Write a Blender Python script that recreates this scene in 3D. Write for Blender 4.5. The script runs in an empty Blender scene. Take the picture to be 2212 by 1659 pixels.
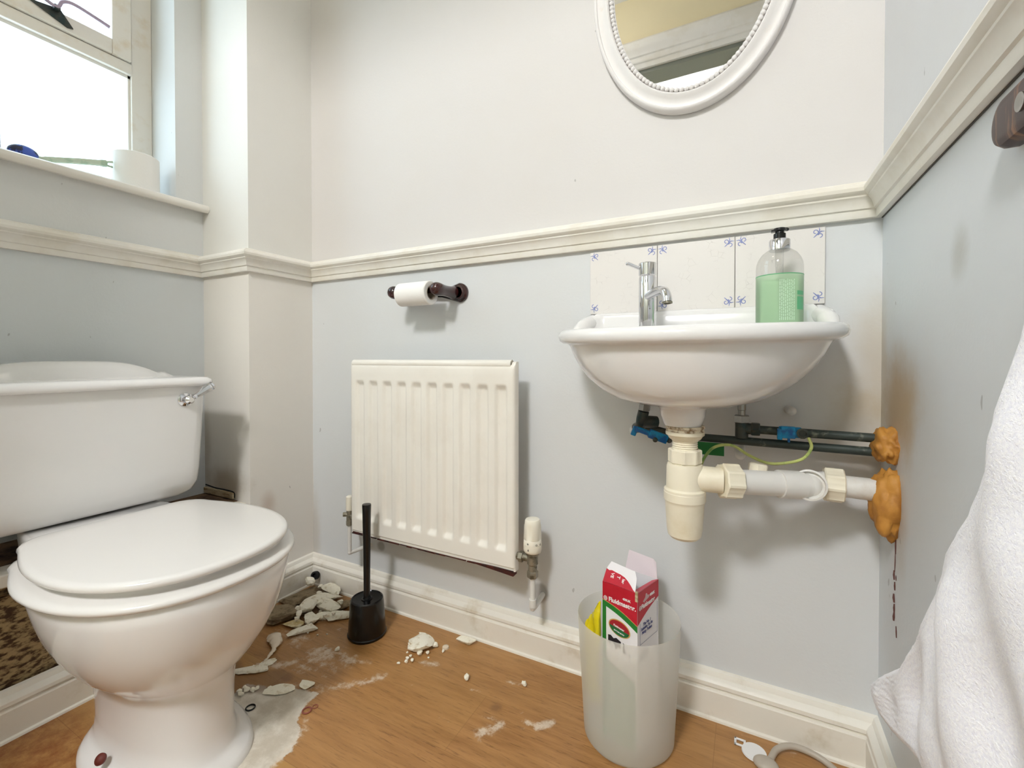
import bpy, bmesh, math, random
from mathutils import Vector, Matrix, noise
random.seed(7)
SC = bpy.context.scene
COL = SC.collection
PI = math.pi

# ------------------------------------------------------------------ camera
cam_d = bpy.data.cameras.new('camera')
cam = bpy.data.objects.new('camera', cam_d)
COL.objects.link(cam)
cam.location = (1.281, -1.020, 0.738)
cam.rotation_euler = (math.radians(90 - 0.7135), 0, math.radians(27.58))
cam_d.sensor_width = 36.0
cam_d.lens = 972.5 / 2212 * 36.0
cam_d.shift_y = -42.5 / 2212
cam_d.clip_start = 0.01
SC.camera = cam

# ------------------------------------------------------------------ room numbers
XL, XR = -0.229, 1.494          # left wall, right wall
YB = -0.215                     # front of the corner casing
YF = -1.13                      # wall behind the viewer
ZC = 2.4
RZ0, RZ1 = 0.990, 1.055         # dado rail

# ------------------------------------------------------------------ world, lights, exposure
w = bpy.data.worlds.new('sky'); SC.world = w; w.use_nodes = True
bg = w.node_tree.nodes['Background']
bg.inputs['Color'].default_value = (0.70, 0.86, 1.0, 1)
bg.inputs['Strength'].default_value = 3.8
SC.view_settings.view_transform = 'Standard'
SC.view_settings.look = 'None'
SC.view_settings.gamma = 1.0
SC.view_settings.use_curve_mapping = False
SC.view_settings.exposure = 0.13
# daylight portal in the window opening
pl = bpy.data.lights.new('window_portal', 'AREA'); pl.shape = 'RECTANGLE'; pl.size = 0.80; pl.size_y = 1.02
pl.cycles.is_portal = True
po = bpy.data.objects.new('window_portal', pl); COL.objects.link(po)
po.location = (-0.47, -0.69, 1.72); po.rotation_euler = (0, math.radians(-90), 0)
pl.size = 1.02; pl.size_y = 0.80

# ------------------------------------------------------------------ node helpers
def newmat(name):
    m = bpy.data.materials.new(name); m.use_nodes = True
    nt = m.node_tree; b = nt.nodes['Principled BSDF']
    return m, nt, b
def N(nt, t, **kw):
    n = nt.nodes.new(t)
    for k, v in kw.items():
        if k.startswith('i_'):
            k = k[2:]
            n.inputs[int(k) if k.isdigit() else k.replace('_', ' ')].default_value = v
        else: setattr(n, k, v)
    return n
def rgb(c):  # sRGB 0-255 -> linear
    f = lambda v: (v / 255 / 12.92) if v / 255 <= 0.04045 else ((v / 255 + 0.055) / 1.055) ** 2.4
    return (f(c[0]), f(c[1]), f(c[2]), 1)
def pos(nt):
    return nt.nodes.new('ShaderNodeNewGeometry').outputs['Position']
def objco(nt):
    return nt.nodes.new('ShaderNodeTexCoord').outputs['Object']
def mixc(nt, fac, a, b):
    n = nt.nodes.new('ShaderNodeMix'); n.data_type = 'RGBA'
    for i, v in ((0, fac), (6, a), (7, b)):
        if hasattr(v, 'is_output') or isinstance(v, bpy.types.NodeSocket): nt.links.new(v, n.inputs[i])
        else: n.inputs[i].default_value = v
    return n.outputs[2]
def math_(nt, op, a, b=None, clamp=False):
    n = nt.nodes.new('ShaderNodeMath'); n.operation = op; n.use_clamp = clamp
    for i, v in ((0, a), (1, b)):
        if v is None: continue
        if isinstance(v, bpy.types.NodeSocket): nt.links.new(v, n.inputs[i])
        else: n.inputs[i].default_value = v
    return n.outputs[0]
def noi(nt, vec, scale, detail=4, rough=0.55, sc=None):
    if sc:
        mp = nt.nodes.new('ShaderNodeMapping'); mp.inputs['Scale'].default_value = sc
        nt.links.new(vec, mp.inputs[0]); vec = mp.outputs[0]
    n = nt.nodes.new('ShaderNodeTexNoise'); n.inputs['Scale'].default_value = scale
    n.inputs['Detail'].default_value = detail; n.inputs['Roughness'].default_value = rough
    nt.links.new(vec, n.inputs['Vector']); return n.outputs['Fac']
def ramp(nt, fac, a, b):   # smoothstep from a to b
    n = nt.nodes.new('ShaderNodeMapRange'); n.interpolation_type = 'SMOOTHSTEP'
    n.inputs[1].default_value = a; n.inputs[2].default_value = b
    nt.links.new(fac, n.inputs[0]); return n.outputs[0]
def blob(nt, p, c, r, edge=0.5, nz=None, namt=0.5):
    """1 inside an ellipsoid stain, falling to 0; broken up by noise"""
    s = nt.nodes.new('ShaderNodeVectorMath'); s.operation = 'SUBTRACT'; nt.links.new(p, s.inputs[0]); s.inputs[1].default_value = c
    d = nt.nodes.new('ShaderNodeVectorMath'); d.operation = 'DIVIDE'; nt.links.new(s.outputs[0], d.inputs[0]); d.inputs[1].default_value = r
    l = nt.nodes.new('ShaderNodeVectorMath'); l.operation = 'LENGTH'; nt.links.new(d.outputs[0], l.inputs[0])
    v = l.outputs['Value']
    if nz is not None: v = math_(nt, 'ADD', v, math_(nt, 'MULTIPLY', math_(nt, 'SUBTRACT', nz, 0.5), namt * 2))
    return ramp(nt, v, 1.0, 1.0 - edge)
def bump(nt, b, h, strength=0.2, dist=0.002):
    n = nt.nodes.new('ShaderNodeBump'); n.inputs['Strength'].default_value = strength; n.inputs['Distance'].default_value = dist
    nt.links.new(h, n.inputs['Height']); nt.links.new(n.outputs[0], b.inputs['Normal'])
def simple(name, c, rough=0.5, metal=0.0, c2=None, nscale=30, lo=0.45, hi=0.65, bmp=0, bscale=80, bdist=0.001, coat=0, nsc=None, spec=None, world=False):
    m, nt, b = newmat(name)
    b.inputs['Base Color'].default_value = rgb(c); b.inputs['Roughness'].default_value = rough; b.inputs['Metallic'].default_value = metal
    if coat: b.inputs['Coat Weight'].default_value = coat; b.inputs['Coat Roughness'].default_value = 0.05
    if spec is not None: b.inputs['Specular IOR Level'].default_value = spec
    p = pos(nt) if world else objco(nt)
    if c2:
        f = ramp(nt, noi(nt, p, nscale, 5, 0.6, nsc), lo, hi)
        nt.links.new(mixc(nt, f, rgb(c), rgb(c2)), b.inputs['Base Color'])
    if bmp: bump(nt, b, noi(nt, p, bscale, 4), bmp, bdist)
    return m

M = {}
M['ceramic'] = simple('white_ceramic', (234, 232, 230), 0.12, coat=0.4, spec=0.5)
M['seat_plastic'] = simple('glossy_seat_plastic', (228, 225, 221), 0.18, coat=0.2)
M['trim'] = simple('gloss_white_trim_paint', (238, 234, 225), 0.35, c2=(231, 225, 212), nscale=9, bmp=0.15, bscale=60)
M['trim_dirty'] = simple('worn_skirting_paint', (238, 233, 222), 0.42, c2=(208, 196, 174), nscale=13, lo=0.52, hi=0.80, bmp=0.25, bscale=70)
M['sillpaint'] = simple('sill_paint', (240, 236, 228), 0.35, bmp=0.1, bscale=50)
M['frame'] = simple('old_window_paint', (240, 234, 224), 0.4, c2=(228, 214, 192), nscale=14, lo=0.5, hi=0.75, bmp=0.2, bscale=90)
M['chrome'] = simple('chrome', (225, 225, 228), 0.08, 1.0)
M['steel'] = simple('dull_steel', (165, 163, 158), 0.3, 1.0)
M['brass'] = simple('tarnished_valve_metal', (150, 144, 128), 0.42, 0.6, c2=(104, 98, 82), nscale=60)
M['pipe'] = simple('tarnished_copper_pipe', (58, 66, 62), 0.5, 0.25, c2=(122, 126, 112), nscale=34, lo=0.6, hi=0.72, bmp=0.3, bscale=150)
M['pipe_dark'] = simple('dark_fitting', (72, 74, 68), 0.42, 0.5, c2=(46, 62, 62), nscale=60)
M['pvc'] = simple('cream_trap_plastic', (240, 232, 210), 0.38, c2=(226, 214, 184), nscale=14, lo=0.45, hi=0.8)
M['pvc_white'] = simple('white_waste_pipe_plastic', (226, 224, 219), 0.4, c2=(202, 194, 182), nscale=22, lo=0.5, hi=0.8)
M['trv'] = simple('valve_head_plastic', (243, 237, 220), 0.32)
M['radiator'] = simple('radiator_enamel', (240, 236, 227), 0.28, c2=(235, 230, 220), nscale=5)
M['rust'] = simple('rust_chips', (74, 28, 18), 0.8, c2=(40, 16, 14), nscale=60)
M['black'] = simple('black_plastic', (9, 9, 10), 0.25)
M['blackmatte'] = simple('black_gap', (8, 7, 6), 0.8)
M['dark_wood'] = simple('dark_mahogany', (62, 22, 22), 0.22, c2=(34, 14, 18), nscale=12, nsc=(1, 1, 5), lo=0.35, hi=0.7, coat=0.5)
M['knob_wood'] = simple('grained_dark_wood', (52, 24, 22), 0.4, c2=(150, 105, 72), nscale=13, nsc=(1, 7, 1), lo=0.50, hi=0.72)
M['tissue'] = simple('white_tissue', (246, 244, 240), 0.9, bmp=0.5, bscale=420, bdist=0.0008)
M['tissue_grey'] = simple('card_core', (190, 178, 160), 0.9)
M['foam'] = simple('expanding_foam', (200, 142, 62), 0.6, c2=(158, 102, 38), nscale=22, lo=0.4, hi=0.75, bmp=0.5, bscale=60, bdist=0.003)
M['drip'] = simple('brown_drip', (96, 58, 54), 0.6)
M['plaster'] = simple('crumbled_plaster', (252, 246, 228), 0.9, c2=(220, 206, 176), nscale=70, lo=0.5, hi=0.72, bmp=0.8, bscale=260, bdist=0.002)
M['plaster_grey'] = simple('dirty_render', (150, 132, 104), 0.9, c2=(104, 86, 62), nscale=26, lo=0.42, hi=0.62, bmp=0.9, bscale=160, bdist=0.003)
M['plaster_yellow'] = simple('yellowed_plaster', (214, 192, 140), 0.9, c2=(236, 224, 190), nscale=60, bmp=0.8, bscale=220, bdist=0.002)
M['silicone'] = simple('clear_sealant', (230, 214, 190), 0.15, coat=0.5)
M['red'] = simple('red_card', (196, 22, 48), 0.45, c2=(180, 12, 36), nscale=8)
M['green'] = simple('green_card', (32, 122, 44), 0.45)
M['card'] = simple('white_card', (240, 236, 238), 0.5)
M['cardin'] = simple('card_inside', (222, 208, 212), 0.7)
M['ink'] = simple('blue_ink', (60, 64, 120), 0.6)
M['inkblack'] = simple('black_ink', (28, 22, 30), 0.6)
M['gold'] = simple('gold_ink', (206, 168, 92), 0.5)
M['yellow'] = simple('yellow_foil', (226, 206, 20), 0.25, c2=(240, 228, 90), nscale=20, lo=0.5, hi=0.7, bmp=0.6, bscale=50, bdist=0.004)
M['motif'] = simple('blue_tile_print', (128, 138, 190), 0.3)
M['blue_tag'] = simple('blue_clamp_plastic', (0, 140, 196), 0.3, c2=(0, 84, 150), nscale=40, lo=0.45, hi=0.6)
M['green_tag'] = simple('green_label', (18, 110, 48), 0.45)
M['wire'] = simple('green_yellow_wire', (196, 204, 122), 0.45, c2=(120, 160, 84), nscale=30)
M['bluegrip'] = simple('blue_grip', (70, 96, 190), 0.4, c2=(24, 28, 66), nscale=34, lo=0.5, hi=0.56)
M['palegreen'] = simple('pale_green_plastic', (206, 218, 196), 0.3, c2=(180, 204, 178), nscale=60)
M['hose'] = simple('grey_hose', (184, 174, 160), 0.4)
M['white_plastic'] = simple('white_plastic', (240, 240, 240), 0.35)
M['mirror'] = simple('mirror_glass', (250, 250, 250), 0.01, 1.0)
M['door'] = simple('door_paint', (190, 194, 186), 0.4)
M['lining'] = simple('door_lining_paint', (128, 130, 118), 0.5)
M['yellowlamp'] = simple('lamp_rose', (240, 236, 226), 0.4)
M['redring'] = simple('red_washer', (150, 84, 72), 0.5)
M['grime'] = simple('waste_grime', (226, 214, 190), 0.6, c2=(128, 98, 60), nscale=50, lo=0.42, hi=0.6, bmp=0.8, bscale=140, bdist=0.002)
M['mirror_frame'] = simple('white_mirror_frame', (230, 226, 223), 0.45, c2=(226, 216, 206), nscale=40, lo=0.6, hi=0.8)
M['soilboard'] = simple('mottled_board', (176, 152, 112), 0.85, c2=(76, 54, 34), nscale=85, nsc=(1, 0.6, 1.4), lo=0.42, hi=0.60, bmp=0.9, bscale=70, bdist=0.004)
M['dirtytop'] = simple('dirty_boxing_top', (120, 92, 66), 0.9, c2=(66, 44, 34), nscale=22, lo=0.4, hi=0.65, bmp=0.8, bscale=90, bdist=0.003)
M['rawwood'] = simple('bare_timber', (196, 178, 146), 0.8, c2=(150, 122, 84), nscale=20, nsc=(1, 6, 6))

# tiles: white crackle glaze
def crackle():
    m, nt, b = newmat('crackle_glaze_tile'); p = pos(nt)
    v = nt.nodes.new('ShaderNodeTexVoronoi'); v.feature = 'DISTANCE_TO_EDGE'; v.inputs['Scale'].default_value = 75
    nt.links.new(p, v.inputs['Vector'])
    f = ramp(nt, v.outputs['Distance'], 0.0, 0.03)
    g = math_(nt, 'MULTIPLY', math_(nt, 'SUBTRACT', 1.0, f), ramp(nt, noi(nt, p, 30), 0.52, 0.7))
    nt.links.new(mixc(nt, math_(nt, 'MULTIPLY', g, 0.45), rgb((230, 225, 220)), rgb((160, 152, 146))), b.inputs['Base Color'])
    b.inputs['Roughness'].default_value = 0.3
    return m
M['tile'] = crackle()

# wall paint: off-white above the dado, pale blue-grey below
def wallpaint(name, up, low, stains=(), scuff=True):
    m, nt, b = newmat(name); p = pos(nt)
    sx = nt.nodes.new('ShaderNodeSeparateXYZ'); nt.links.new(p, sx.inputs[0])
    f = math_(nt, 'GREATER_THAN', sx.outputs['Z'], 1.02)
    c = mixc(nt, f, rgb(low), rgb(up))
    n1 = noi(nt, p, 3.0, 5, 0.6); n2 = noi(nt, p, 14, 6, 0.65)
    c = mixc(nt, math_(nt, 'MULTIPLY', ramp(nt, n1, 0.4, 0.75), 0.10), c, rgb((206, 194, 174)))
    if scuff:   # small scuffs
        s = ramp(nt, noi(nt, p, 42, 2, 0.5, (1, 1, 0.6)), 0.755, 0.775)
        c = mixc(nt, math_(nt, 'MULTIPLY', s, 0.40), c, rgb((112, 106, 100)))
    for ctr, r, col, amt, edge in stains:
        k = blob(nt, p, ctr, r, edge, n2, 0.35)
        c = mixc(nt, math_(nt, 'MULTIPLY', k, amt), c, rgb(col))
    nt.links.new(c, b.inputs['Base Color']); b.inputs['Roughness'].default_value = 0.6
    bump(nt, b, math_(nt, 'ADD', noi(nt, p, 160, 3), math_(nt, 'MULTIPLY', n2, 2.0)), 0.12, 0.002)
    return m
UP = (218, 214, 211); LOW = (218, 220, 221)
tan = (176, 148, 106)
corner_stains = [((1.494, -0.10, 0.66), (0.1, 0.135, 0.12), (190, 164, 122), 0.85, 0.8), ((1.494, -0.0, 0.72), (0.075, 0.055, 0.20), (190, 172, 138), 0.45, 0.9),
                 ((1.46, 0.0, 0.60), (0.09, 0.05, 0.13), (192, 172, 138), 0.35, 0.8), ((1.494, -0.12, 0.47), (0.03, 0.05, 0.12), tan, 0.25, 0.8)]
M['wall_back'] = wallpaint('back_wall_paint', (215, 211, 208), LOW, corner_stains + [((0.0, 0.0, 0.16), (0.05, 0.04, 0.2), (170, 148, 112), 0.35, 0.8),
        ((0.826, 0, 0.155), (0.028, 0.02, 0.028), (92, 84, 72), 0.5, 0.4), ((0.30, 0, 0.17), (0.02, 0.02, 0.02), (92, 84, 72), 0.5, 0.5)])
M['wall_right'] = wallpaint('right_wall_paint', (222, 223, 225), (219, 223, 226), corner_stains + [((1.494, -0.33, 0.86), (0.02, 0.035, 0.045), (172, 170, 160), 0.5, 0.9)])
M['wall_left'] = wallpaint('left_wall_paint', (222, 223, 222), (216, 220, 221), [])
M['wall_case'] = wallpaint('corner_casing_paint', (228, 226, 220), (234, 229, 221), [((-0.12, -0.215, 0.36), (0.14, 0.05, 0.07), (158, 136, 104), 0.6, 0.8), ((0.0, -0.16, 0.30), (0.03, 0.04, 0.05), (186, 160, 140), 0.5, 0.9),
        ((-0.22, -0.215, 0.45), (0.035, 0.05, 0.2), (168, 154, 128), 0.4, 0.9)])
M['wall_front'] = wallpaint('front_wall_lamplit_paint', (240, 226, 186), LOW, [], False)  # upper yellow paints in the warm lamp light on this wall
M['ceiling'] = simple('ceiling_paint', (240, 238, 232), 0.8)

# ------------------------------------------------------------------ mesh helpers
def link(name, bm_or_mesh, mat, parent=None, smooth=True, angle=35, bev=0, seg=2):
    if isinstance(bm_or_mesh, bmesh.types.BMesh):
        bmesh.ops.recalc_face_normals(bm_or_mesh, faces=bm_or_mesh.faces)
        me = bpy.data.meshes.new(name); bm_or_mesh.to_mesh(me); bm_or_mesh.free()
    else: me = bm_or_mesh
    mats = mat if isinstance(mat, (list, tuple)) else [mat]
    for m in mats: me.materials.append(m)
    o = bpy.data.objects.new(name, me); COL.objects.link(o)
    if parent is not None: o.parent = parent
    if bev:
        md = o.modifiers.new('bevel', 'BEVEL'); md.width = bev; md.segments = seg; md.limit_method = 'ANGLE'; md.angle_limit = math.radians(40)
    if smooth:
        me.shade_smooth() if hasattr(me, 'shade_smooth') else [setattr(p, 'use_smooth', True) for p in me.polygons]
        me.set_sharp_from_angle(angle=math.radians(angle))
    return o
def tag(o, label=None, cat=None, group=None, kind=None):
    if label: o['label'] = label
    if cat: o['category'] = cat
    if group: o['group'] = group
    if kind: o['kind'] = kind
    return o
def thing(name, label, cat, loc=(0, 0, 0), group=None):
    o = bpy.data.objects.new(name, None); COL.objects.link(o); o.location = loc; o.empty_display_size = 0.03
    return tag(o, label, cat, group)
def struct(name, bm, mat, **kw):
    o = link(name, bm, mat, **kw); o['kind'] = 'structure'; return o
def abs_parent(o, root):   # child built in world coordinates
    o.parent = root; o.matrix_parent_inverse = Matrix.Translation(root.location).inverted(); return o
def BM(): return bmesh.new()
def box(bm, x0, x1, y0, y1, z0, z1, mi=0, mtx=None):
    vs = [bm.verts.new((x, y, z)) for x in (x0, x1) for y in (y0, y1) for z in (z0, z1)]
    for f in ((0, 1, 3, 2), (4, 6, 7, 5), (0, 4, 5, 1), (2, 3, 7, 6), (0, 2, 6, 4), (1, 5, 7, 3)):
        fc = bm.faces.new([vs[i] for i in f]); fc.material_index = mi
    if mtx is not None: bmesh.ops.transform(bm, matrix=mtx, verts=vs)
    return vs
def frame_of(d):
    d = Vector(d).normalized(); a = Vector((0, 0, 1)) if abs(d.z) < 0.9 else Vector((1, 0, 0))
    u = d.cross(a).normalized(); return u, d.cross(u).normalized()
def loft(bm, rings, cap0=True, cap1=True, mi=0, closed=True):
    R = [[bm.verts.new(p) for p in r] for r in rings]; n = len(R[0])
    for a, b in zip(R, R[1:]):
        for i in range(n if closed else n - 1):
            j = (i + 1) % n
            try:
                f = bm.faces.new((a[i], a[j], b[j], b[i])); f.material_index = mi
            except ValueError: pass
    if cap0 and closed: bm.faces.new(R[0][::-1]).material_index = mi
    if cap1 and closed: bm.faces.new(R[-1]).material_index = mi
    return R
def lathe(bm, prof, origin=(0, 0, 0), axis=(0, 0, 1), n=32, mi=0, cap=True, sx=1, sy=1):
    """prof: list of (r, t) along axis"""
    o = Vector(origin); d = Vector(axis).normalized(); u, v = frame_of(d)
    rings = [[o + d * t + u * (r * sx * math.cos(2 * PI * i / n)) + v * (r * sy * math.sin(2 * PI * i / n)) for i in range(n)] for r, t in prof]
    return loft(bm, rings, cap, cap, mi)
def tube(bm, pts, r, n=12, mi=0, cap=True):
    P = [Vector(p) for p in pts]; rr = r if isinstance(r, (list, tuple)) else [r] * len(P)
    T = [(P[min(i + 1, len(P) - 1)] - P[max(i - 1, 0)]).normalized() for i in range(len(P))]
    u, v = frame_of(T[0]); rings = []
    for p, t, q in zip(P, T, rr):
        u = (u - t * u.dot(t)).normalized(); v = t.cross(u)
        rings.append([p + u * (q * math.cos(2 * PI * i / n)) + v * (q * math.sin(2 * PI * i / n)) for i in range(n)])
    return loft(bm, rings, cap, cap, mi)
def spline(pts, k=8):
    P = [Vector(p) for p in pts]; P = [P[0] * 2 - P[1]] + P + [P[-1] * 2 - P[-2]]; out = []
    for i in range(1, len(P) - 2):
        for j in range(k):
            t = j / k; a, b, c, d = P[i - 1:i + 3]
            out.append(0.5 * ((2 * b) + (c - a) * t + (2 * a - 5 * b + 4 * c - d) * t * t + (3 * b - a - 3 * c + d) * t ** 3))
    out.append(P[-2]); return out
def sphere(bm, c, r, seg=20, rings=12, sc=(1, 1, 1), mi=0):
    g = bmesh.ops.create_uvsphere(bm, u_segments=seg, v_segments=rings, radius=r)
    bmesh.ops.scale(bm, vec=sc, verts=g['verts']); bmesh.ops.translate(bm, vec=c, verts=g['verts'])
    for v in g['verts']:
        for f in v.link_faces: f.material_index = mi
def plate(bm, outline, dirn, th, mi=0):
    """extrude a closed 3-D outline along dirn by th"""
    d = Vector(dirn) * th
    loft(bm, [[Vector(p) for p in outline], [Vector(p) + d for p in outline]], mi=mi)
def sweep(bm, p0, p1, m0, m1, prof, mi=0):
    """straight moulding; prof = [(out, z)], m0/m1 = plan offset per unit of out"""
    a = [Vector((p0[0] + m0[0] * o, p0[1] + m0[1] * o, z)) for o, z in prof]
    b = [Vector((p1[0] + m1[0] * o, p1[1] + m1[1] * o, z)) for o, z in prof]
    loft(bm, [a, b], mi=mi)
def text_mesh(name, s, size, mat, parent, mtx, align='LEFT', bold=0.0, ext=0.0002, shear=0):
    c = bpy.data.curves.new(name, 'FONT'); c.body = s; c.size = size; c.extrude = ext; c.offset = bold; c.align_x = align; c.shear = shear
    c.space_line = 1.0
    t = bpy.data.objects.new('tmp', c); COL.objects.link(t)
    dg = bpy.context.evaluated_depsgraph_get(); me = bpy.data.meshes.new_from_object(t.evaluated_get(dg))
    bpy.data.objects.remove(t); bpy.data.curves.remove(c)
    me.name = name; me.transform(mtx); me.materials.clear(); me.materials.append(mat)
    o = bpy.data.objects.new(name, me); COL.objects.link(o); o.parent = parent
    return o
def basis(o, x, y, z):
    m = Matrix.Identity(4)
    for i, v in enumerate((x, y, z)):
        for j in range(3): m[j][i] = v[j]
    for j in range(3): m[j][3] = o[j]
    return m

# ------------------------------------------------------------------ floor
def floor_material():
    m, nt, b = newmat('oak_effect_vinyl'); p = pos(nt)
    mp = nt.nodes.new('ShaderNodeMapping'); mp.inputs['Location'].default_value = (-0.33, 0.335, 0); nt.links.new(p, mp.inputs[0])
    br = nt.nodes.new('ShaderNodeTexBrick'); nt.links.new(mp.outputs[0], br.inputs['Vector'])
    for k, v in (('Scale', 1.0), ('Mortar Size', 0.0007), ('Mortar Smooth', 0.1), ('Bias', 0.0), ('Brick Width', 0.9), ('Row Height', 0.153)): br.inputs[k].default_value = v
    br.inputs['Color1'].default_value = (0, 0, 0, 1); br.inputs['Color2'].default_value = (1, 1, 1, 1); br.inputs['Mortar'].default_value = (0.5, 0.5, 0.5, 1)
    plank = math_(nt, 'MULTIPLY', br.outputs['Color'], 1.0)
    g1 = noi(nt, p, 6, 6, 0.65, (1, 9, 1)); g2 = noi(nt, p, 22, 5, 0.7, (1, 11, 1)); g3 = noi(nt, p, 2.2, 3, 0.5, (1, 2.6, 1))
    c = mixc(nt, ramp(nt, g1, 0.3, 0.7), rgb((178, 130, 80)), rgb((150, 103, 57)))
    c = mixc(nt, math_(nt, 'MULTIPLY', ramp(nt, g2, 0.52, 0.70), 0.9), c, rgb((104, 62, 30)))
    c = mixc(nt, math_(nt, 'MULTIPLY', ramp(nt, g3, 0.4, 0.7), 0.35), c, rgb((190, 146, 94)))
    c = mixc(nt, math_(nt, 'MULTIPLY', plank, 0.62), c, rgb((192, 150, 88)))
    c = mixc(nt, math_(nt, 'MULTIPLY', br.outputs['Fac'], 0.6), c, rgb((140, 98, 56)))
    # redder worn boards left of the toilet
    sx = nt.nodes.new('ShaderNodeSeparateXYZ'); nt.links.new(p, sx.inputs[0])
    red = math_(nt, 'MULTIPLY', ramp(nt, sx.outputs['Y'], -0.56, -0.66), ramp(nt, noi(nt, p, 30, 6, 0.7), 0.2, 0.7))
    c = mixc(nt, math_(nt, 'MULTIPLY', red, 0.9), c, rgb((124, 62, 26)))
    at = nt.nodes.new('ShaderNodeAttribute'); at.attribute_name = 'dust'
    sp = nt.nodes.new('ShaderNodeSeparateColor'); nt.links.new(at.outputs['Color'], sp.inputs[0])
    nf = noi(nt, p, 60, 6, 0.75); nl = noi(nt, p, 16, 5, 0.65)
    scr = ramp(nt, math_(nt, 'ADD', sp.outputs[0], math_(nt, 'MULTIPLY', math_(nt, 'SUBTRACT', nf, 0.5), 0.9)), 0.40, 0.56)
    grey = mixc(nt, ramp(nt, nl, 0.35, 0.65), rgb((230, 224, 212)), rgb((200, 191, 175)))
    grey = mixc(nt, ramp(nt, nf, 0.62, 0.74), grey, rgb((150, 132, 108)))
    c = mixc(nt, math_(nt, 'MULTIPLY', scr, 0.95), c, grey)
    dus = ramp(nt, math_(nt, 'ADD', sp.outputs[1], math_(nt, 'MULTIPLY', math_(nt, 'ADD', math_(nt, 'SUBTRACT', nf, 0.5), math_(nt, 'SUBTRACT', nl, 0.5)), 1.9)), 0.42, 1.05)
    c = mixc(nt, math_(nt, 'MULTIPLY', dus, 0.75), c, rgb((226, 212, 192)))
    dirt = ramp(nt, math_(nt, 'ADD', sp.outputs[2], math_(nt, 'MULTIPLY', math_(nt, 'SUBTRACT', nl, 0.5), 0.8)), 0.3, 0.7)
    c = mixc(nt, math_(nt, 'MULTIPLY', dirt, 0.6), c, rgb((120, 84, 54)))
    nt.links.new(c, b.inputs['Base Color'])
    nt.links.new(math_(nt, 'ADD', 0.42, math_(nt, 'MULTIPLY', math_(nt, 'MAXIMUM', scr, dus), 0.45)), b.inputs['Roughness'])
    bump(nt, b, math_(nt, 'ADD', g2, math_(nt, 'MULTIPLY', scr, nf)), 0.25, 0.0012)
    return m
def seg_d(p, a, b):
    ax, ay = a; bx, by = b; dx, dy = bx - ax, by - ay; L = dx * dx + dy * dy
    t = 0 if L == 0 else max(0, min(1, ((p[0] - ax) * dx + (p[1] - ay) * dy) / L))
    return math.hypot(p[0] - ax - t * dx, p[1] - ay - t * dy)
def in_poly(p, poly):
    c = False; j = len(poly) - 1
    for i in range(len(poly)):
        if (poly[i][1] > p[1]) != (poly[j][1] > p[1]) and p[0] < (poly[j][0] - poly[i][0]) * (p[1] - poly[i][1]) / (poly[j][1] - poly[i][1]) + poly[i][0]: c = not c
        j = i
    return c
SCREED = [(0.28, -0.40), (0.33, -0.385), (0.40, -0.355), (0.447, -0.345), (0.452, -0.385), (0.475, -0.42), (0.505, -0.435), (0.525, -0.47), (0.52, -0.52), (0.50, -0.56), (0.50, -0.70), (0.36, -0.70), (0.30, -0.60)]
BROWNP = [(0.18, -0.36), (0.24, -0.38), (0.31, -0.33), (0.36, -0.34), (0.34, -0.40), (0.28, -0.44), (0.2, -0.42)]
DUST = [((0.20, -0.24), (0.40, -0.28), 0.06, 0.62), ((0.36, -0.24), (0.46, -0.22), 0.03, 0.6), ((0.24, -0.26), (0.44, -0.235), 0.035, 0.75), ((0.30, -0.30), (0.42, -0.30), 0.03, 0.6), ((0.44, -0.35), (0.53, -0.25), 0.018, 0.8), ((0.40, -0.232), (0.435, -0.232), 0.01, 1.0),
        ((0.24, -0.365), (0.30, -0.315), 0.02, 1.0), ((0.33, -0.385), (0.44, -0.335), 0.03, 0.6), ((0.815, -0.275), (0.845, -0.235), 0.018, 0.9), ((0.80, -0.235), (0.83, -0.225), 0.008, 0.9), ((0.885, -0.205), (0.905, -0.20), 0.009, 0.9),
        ((0.915, -0.205), (0.935, -0.18), 0.011, 1.3), ((0.59, -0.155), (0.62, -0.15), 0.014, 0.9), ((0.80, -0.12), (0.83, -0.115), 0.008, 0.9), ((0.16, -0.12), (0.26, -0.16), 0.06, 0.55), ((0.74, -0.18), (0.76, -0.175), 0.01, 0.7), ((0.86, -0.19), (0.87, -0.185), 0.008, 0.7), ((0.51, -0.44), (0.53, -0.53), 0.012, 0.9), ((0.48, -0.40), (0.51, -0.425), 0.01, 0.9)]
def edge_d(p, poly): return min(seg_d(p, poly[i], poly[(i + 1) % len(poly)]) for i in range(len(poly)))
nx, ny = 220, 150
bm = BM(); lay = bm.verts.layers.float_color.new('dust'); FX0, FX1, FY0, FY1 = -0.02, XR + 0.02, YF - 0.02, 0.02
gv = [[bm.verts.new((FX0 + (FX1 - FX0) * i / nx, FY0 + (FY1 - FY0) * j / ny, 0)) for i in range(nx + 1)] for j in range(ny + 1)]
for j in range(ny):
    for i in range(nx): bm.faces.new((gv[j][i], gv[j][i + 1], gv[j + 1][i + 1], gv[j + 1][i]))
for row in gv:
    for v in row:
        p = (v.co.x, v.co.y); s = 0.0
        d = edge_d(p, SCREED); s = 0.5 + (d if in_poly(p, SCREED) else -d) / 0.03
        du = 0.0
        for a, b_, r, k in DUST: du = max(du, k * 0.95 * max(0, 1 - (seg_d(p, a, b_) / (r * 1.5))))
        di = 0.0
        d = edge_d(p, BROWNP); di = max(0, min(1, 0.5 + (d if in_poly(p, BROWNP) else -d) / 0.04))
        di = max(di, 1 - math.hypot(p[0] - 0.12, p[1] + 0.11) / 0.17, (1 - math.hypot(p[0] - 0.815, p[1] + 0.20) / 0.03) * 0.8)
        v[lay] = (max(0, min(1, s)), min(1, du), max(0, di), 1)
struct('floor', bm, floor_material(), smooth=False)

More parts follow.
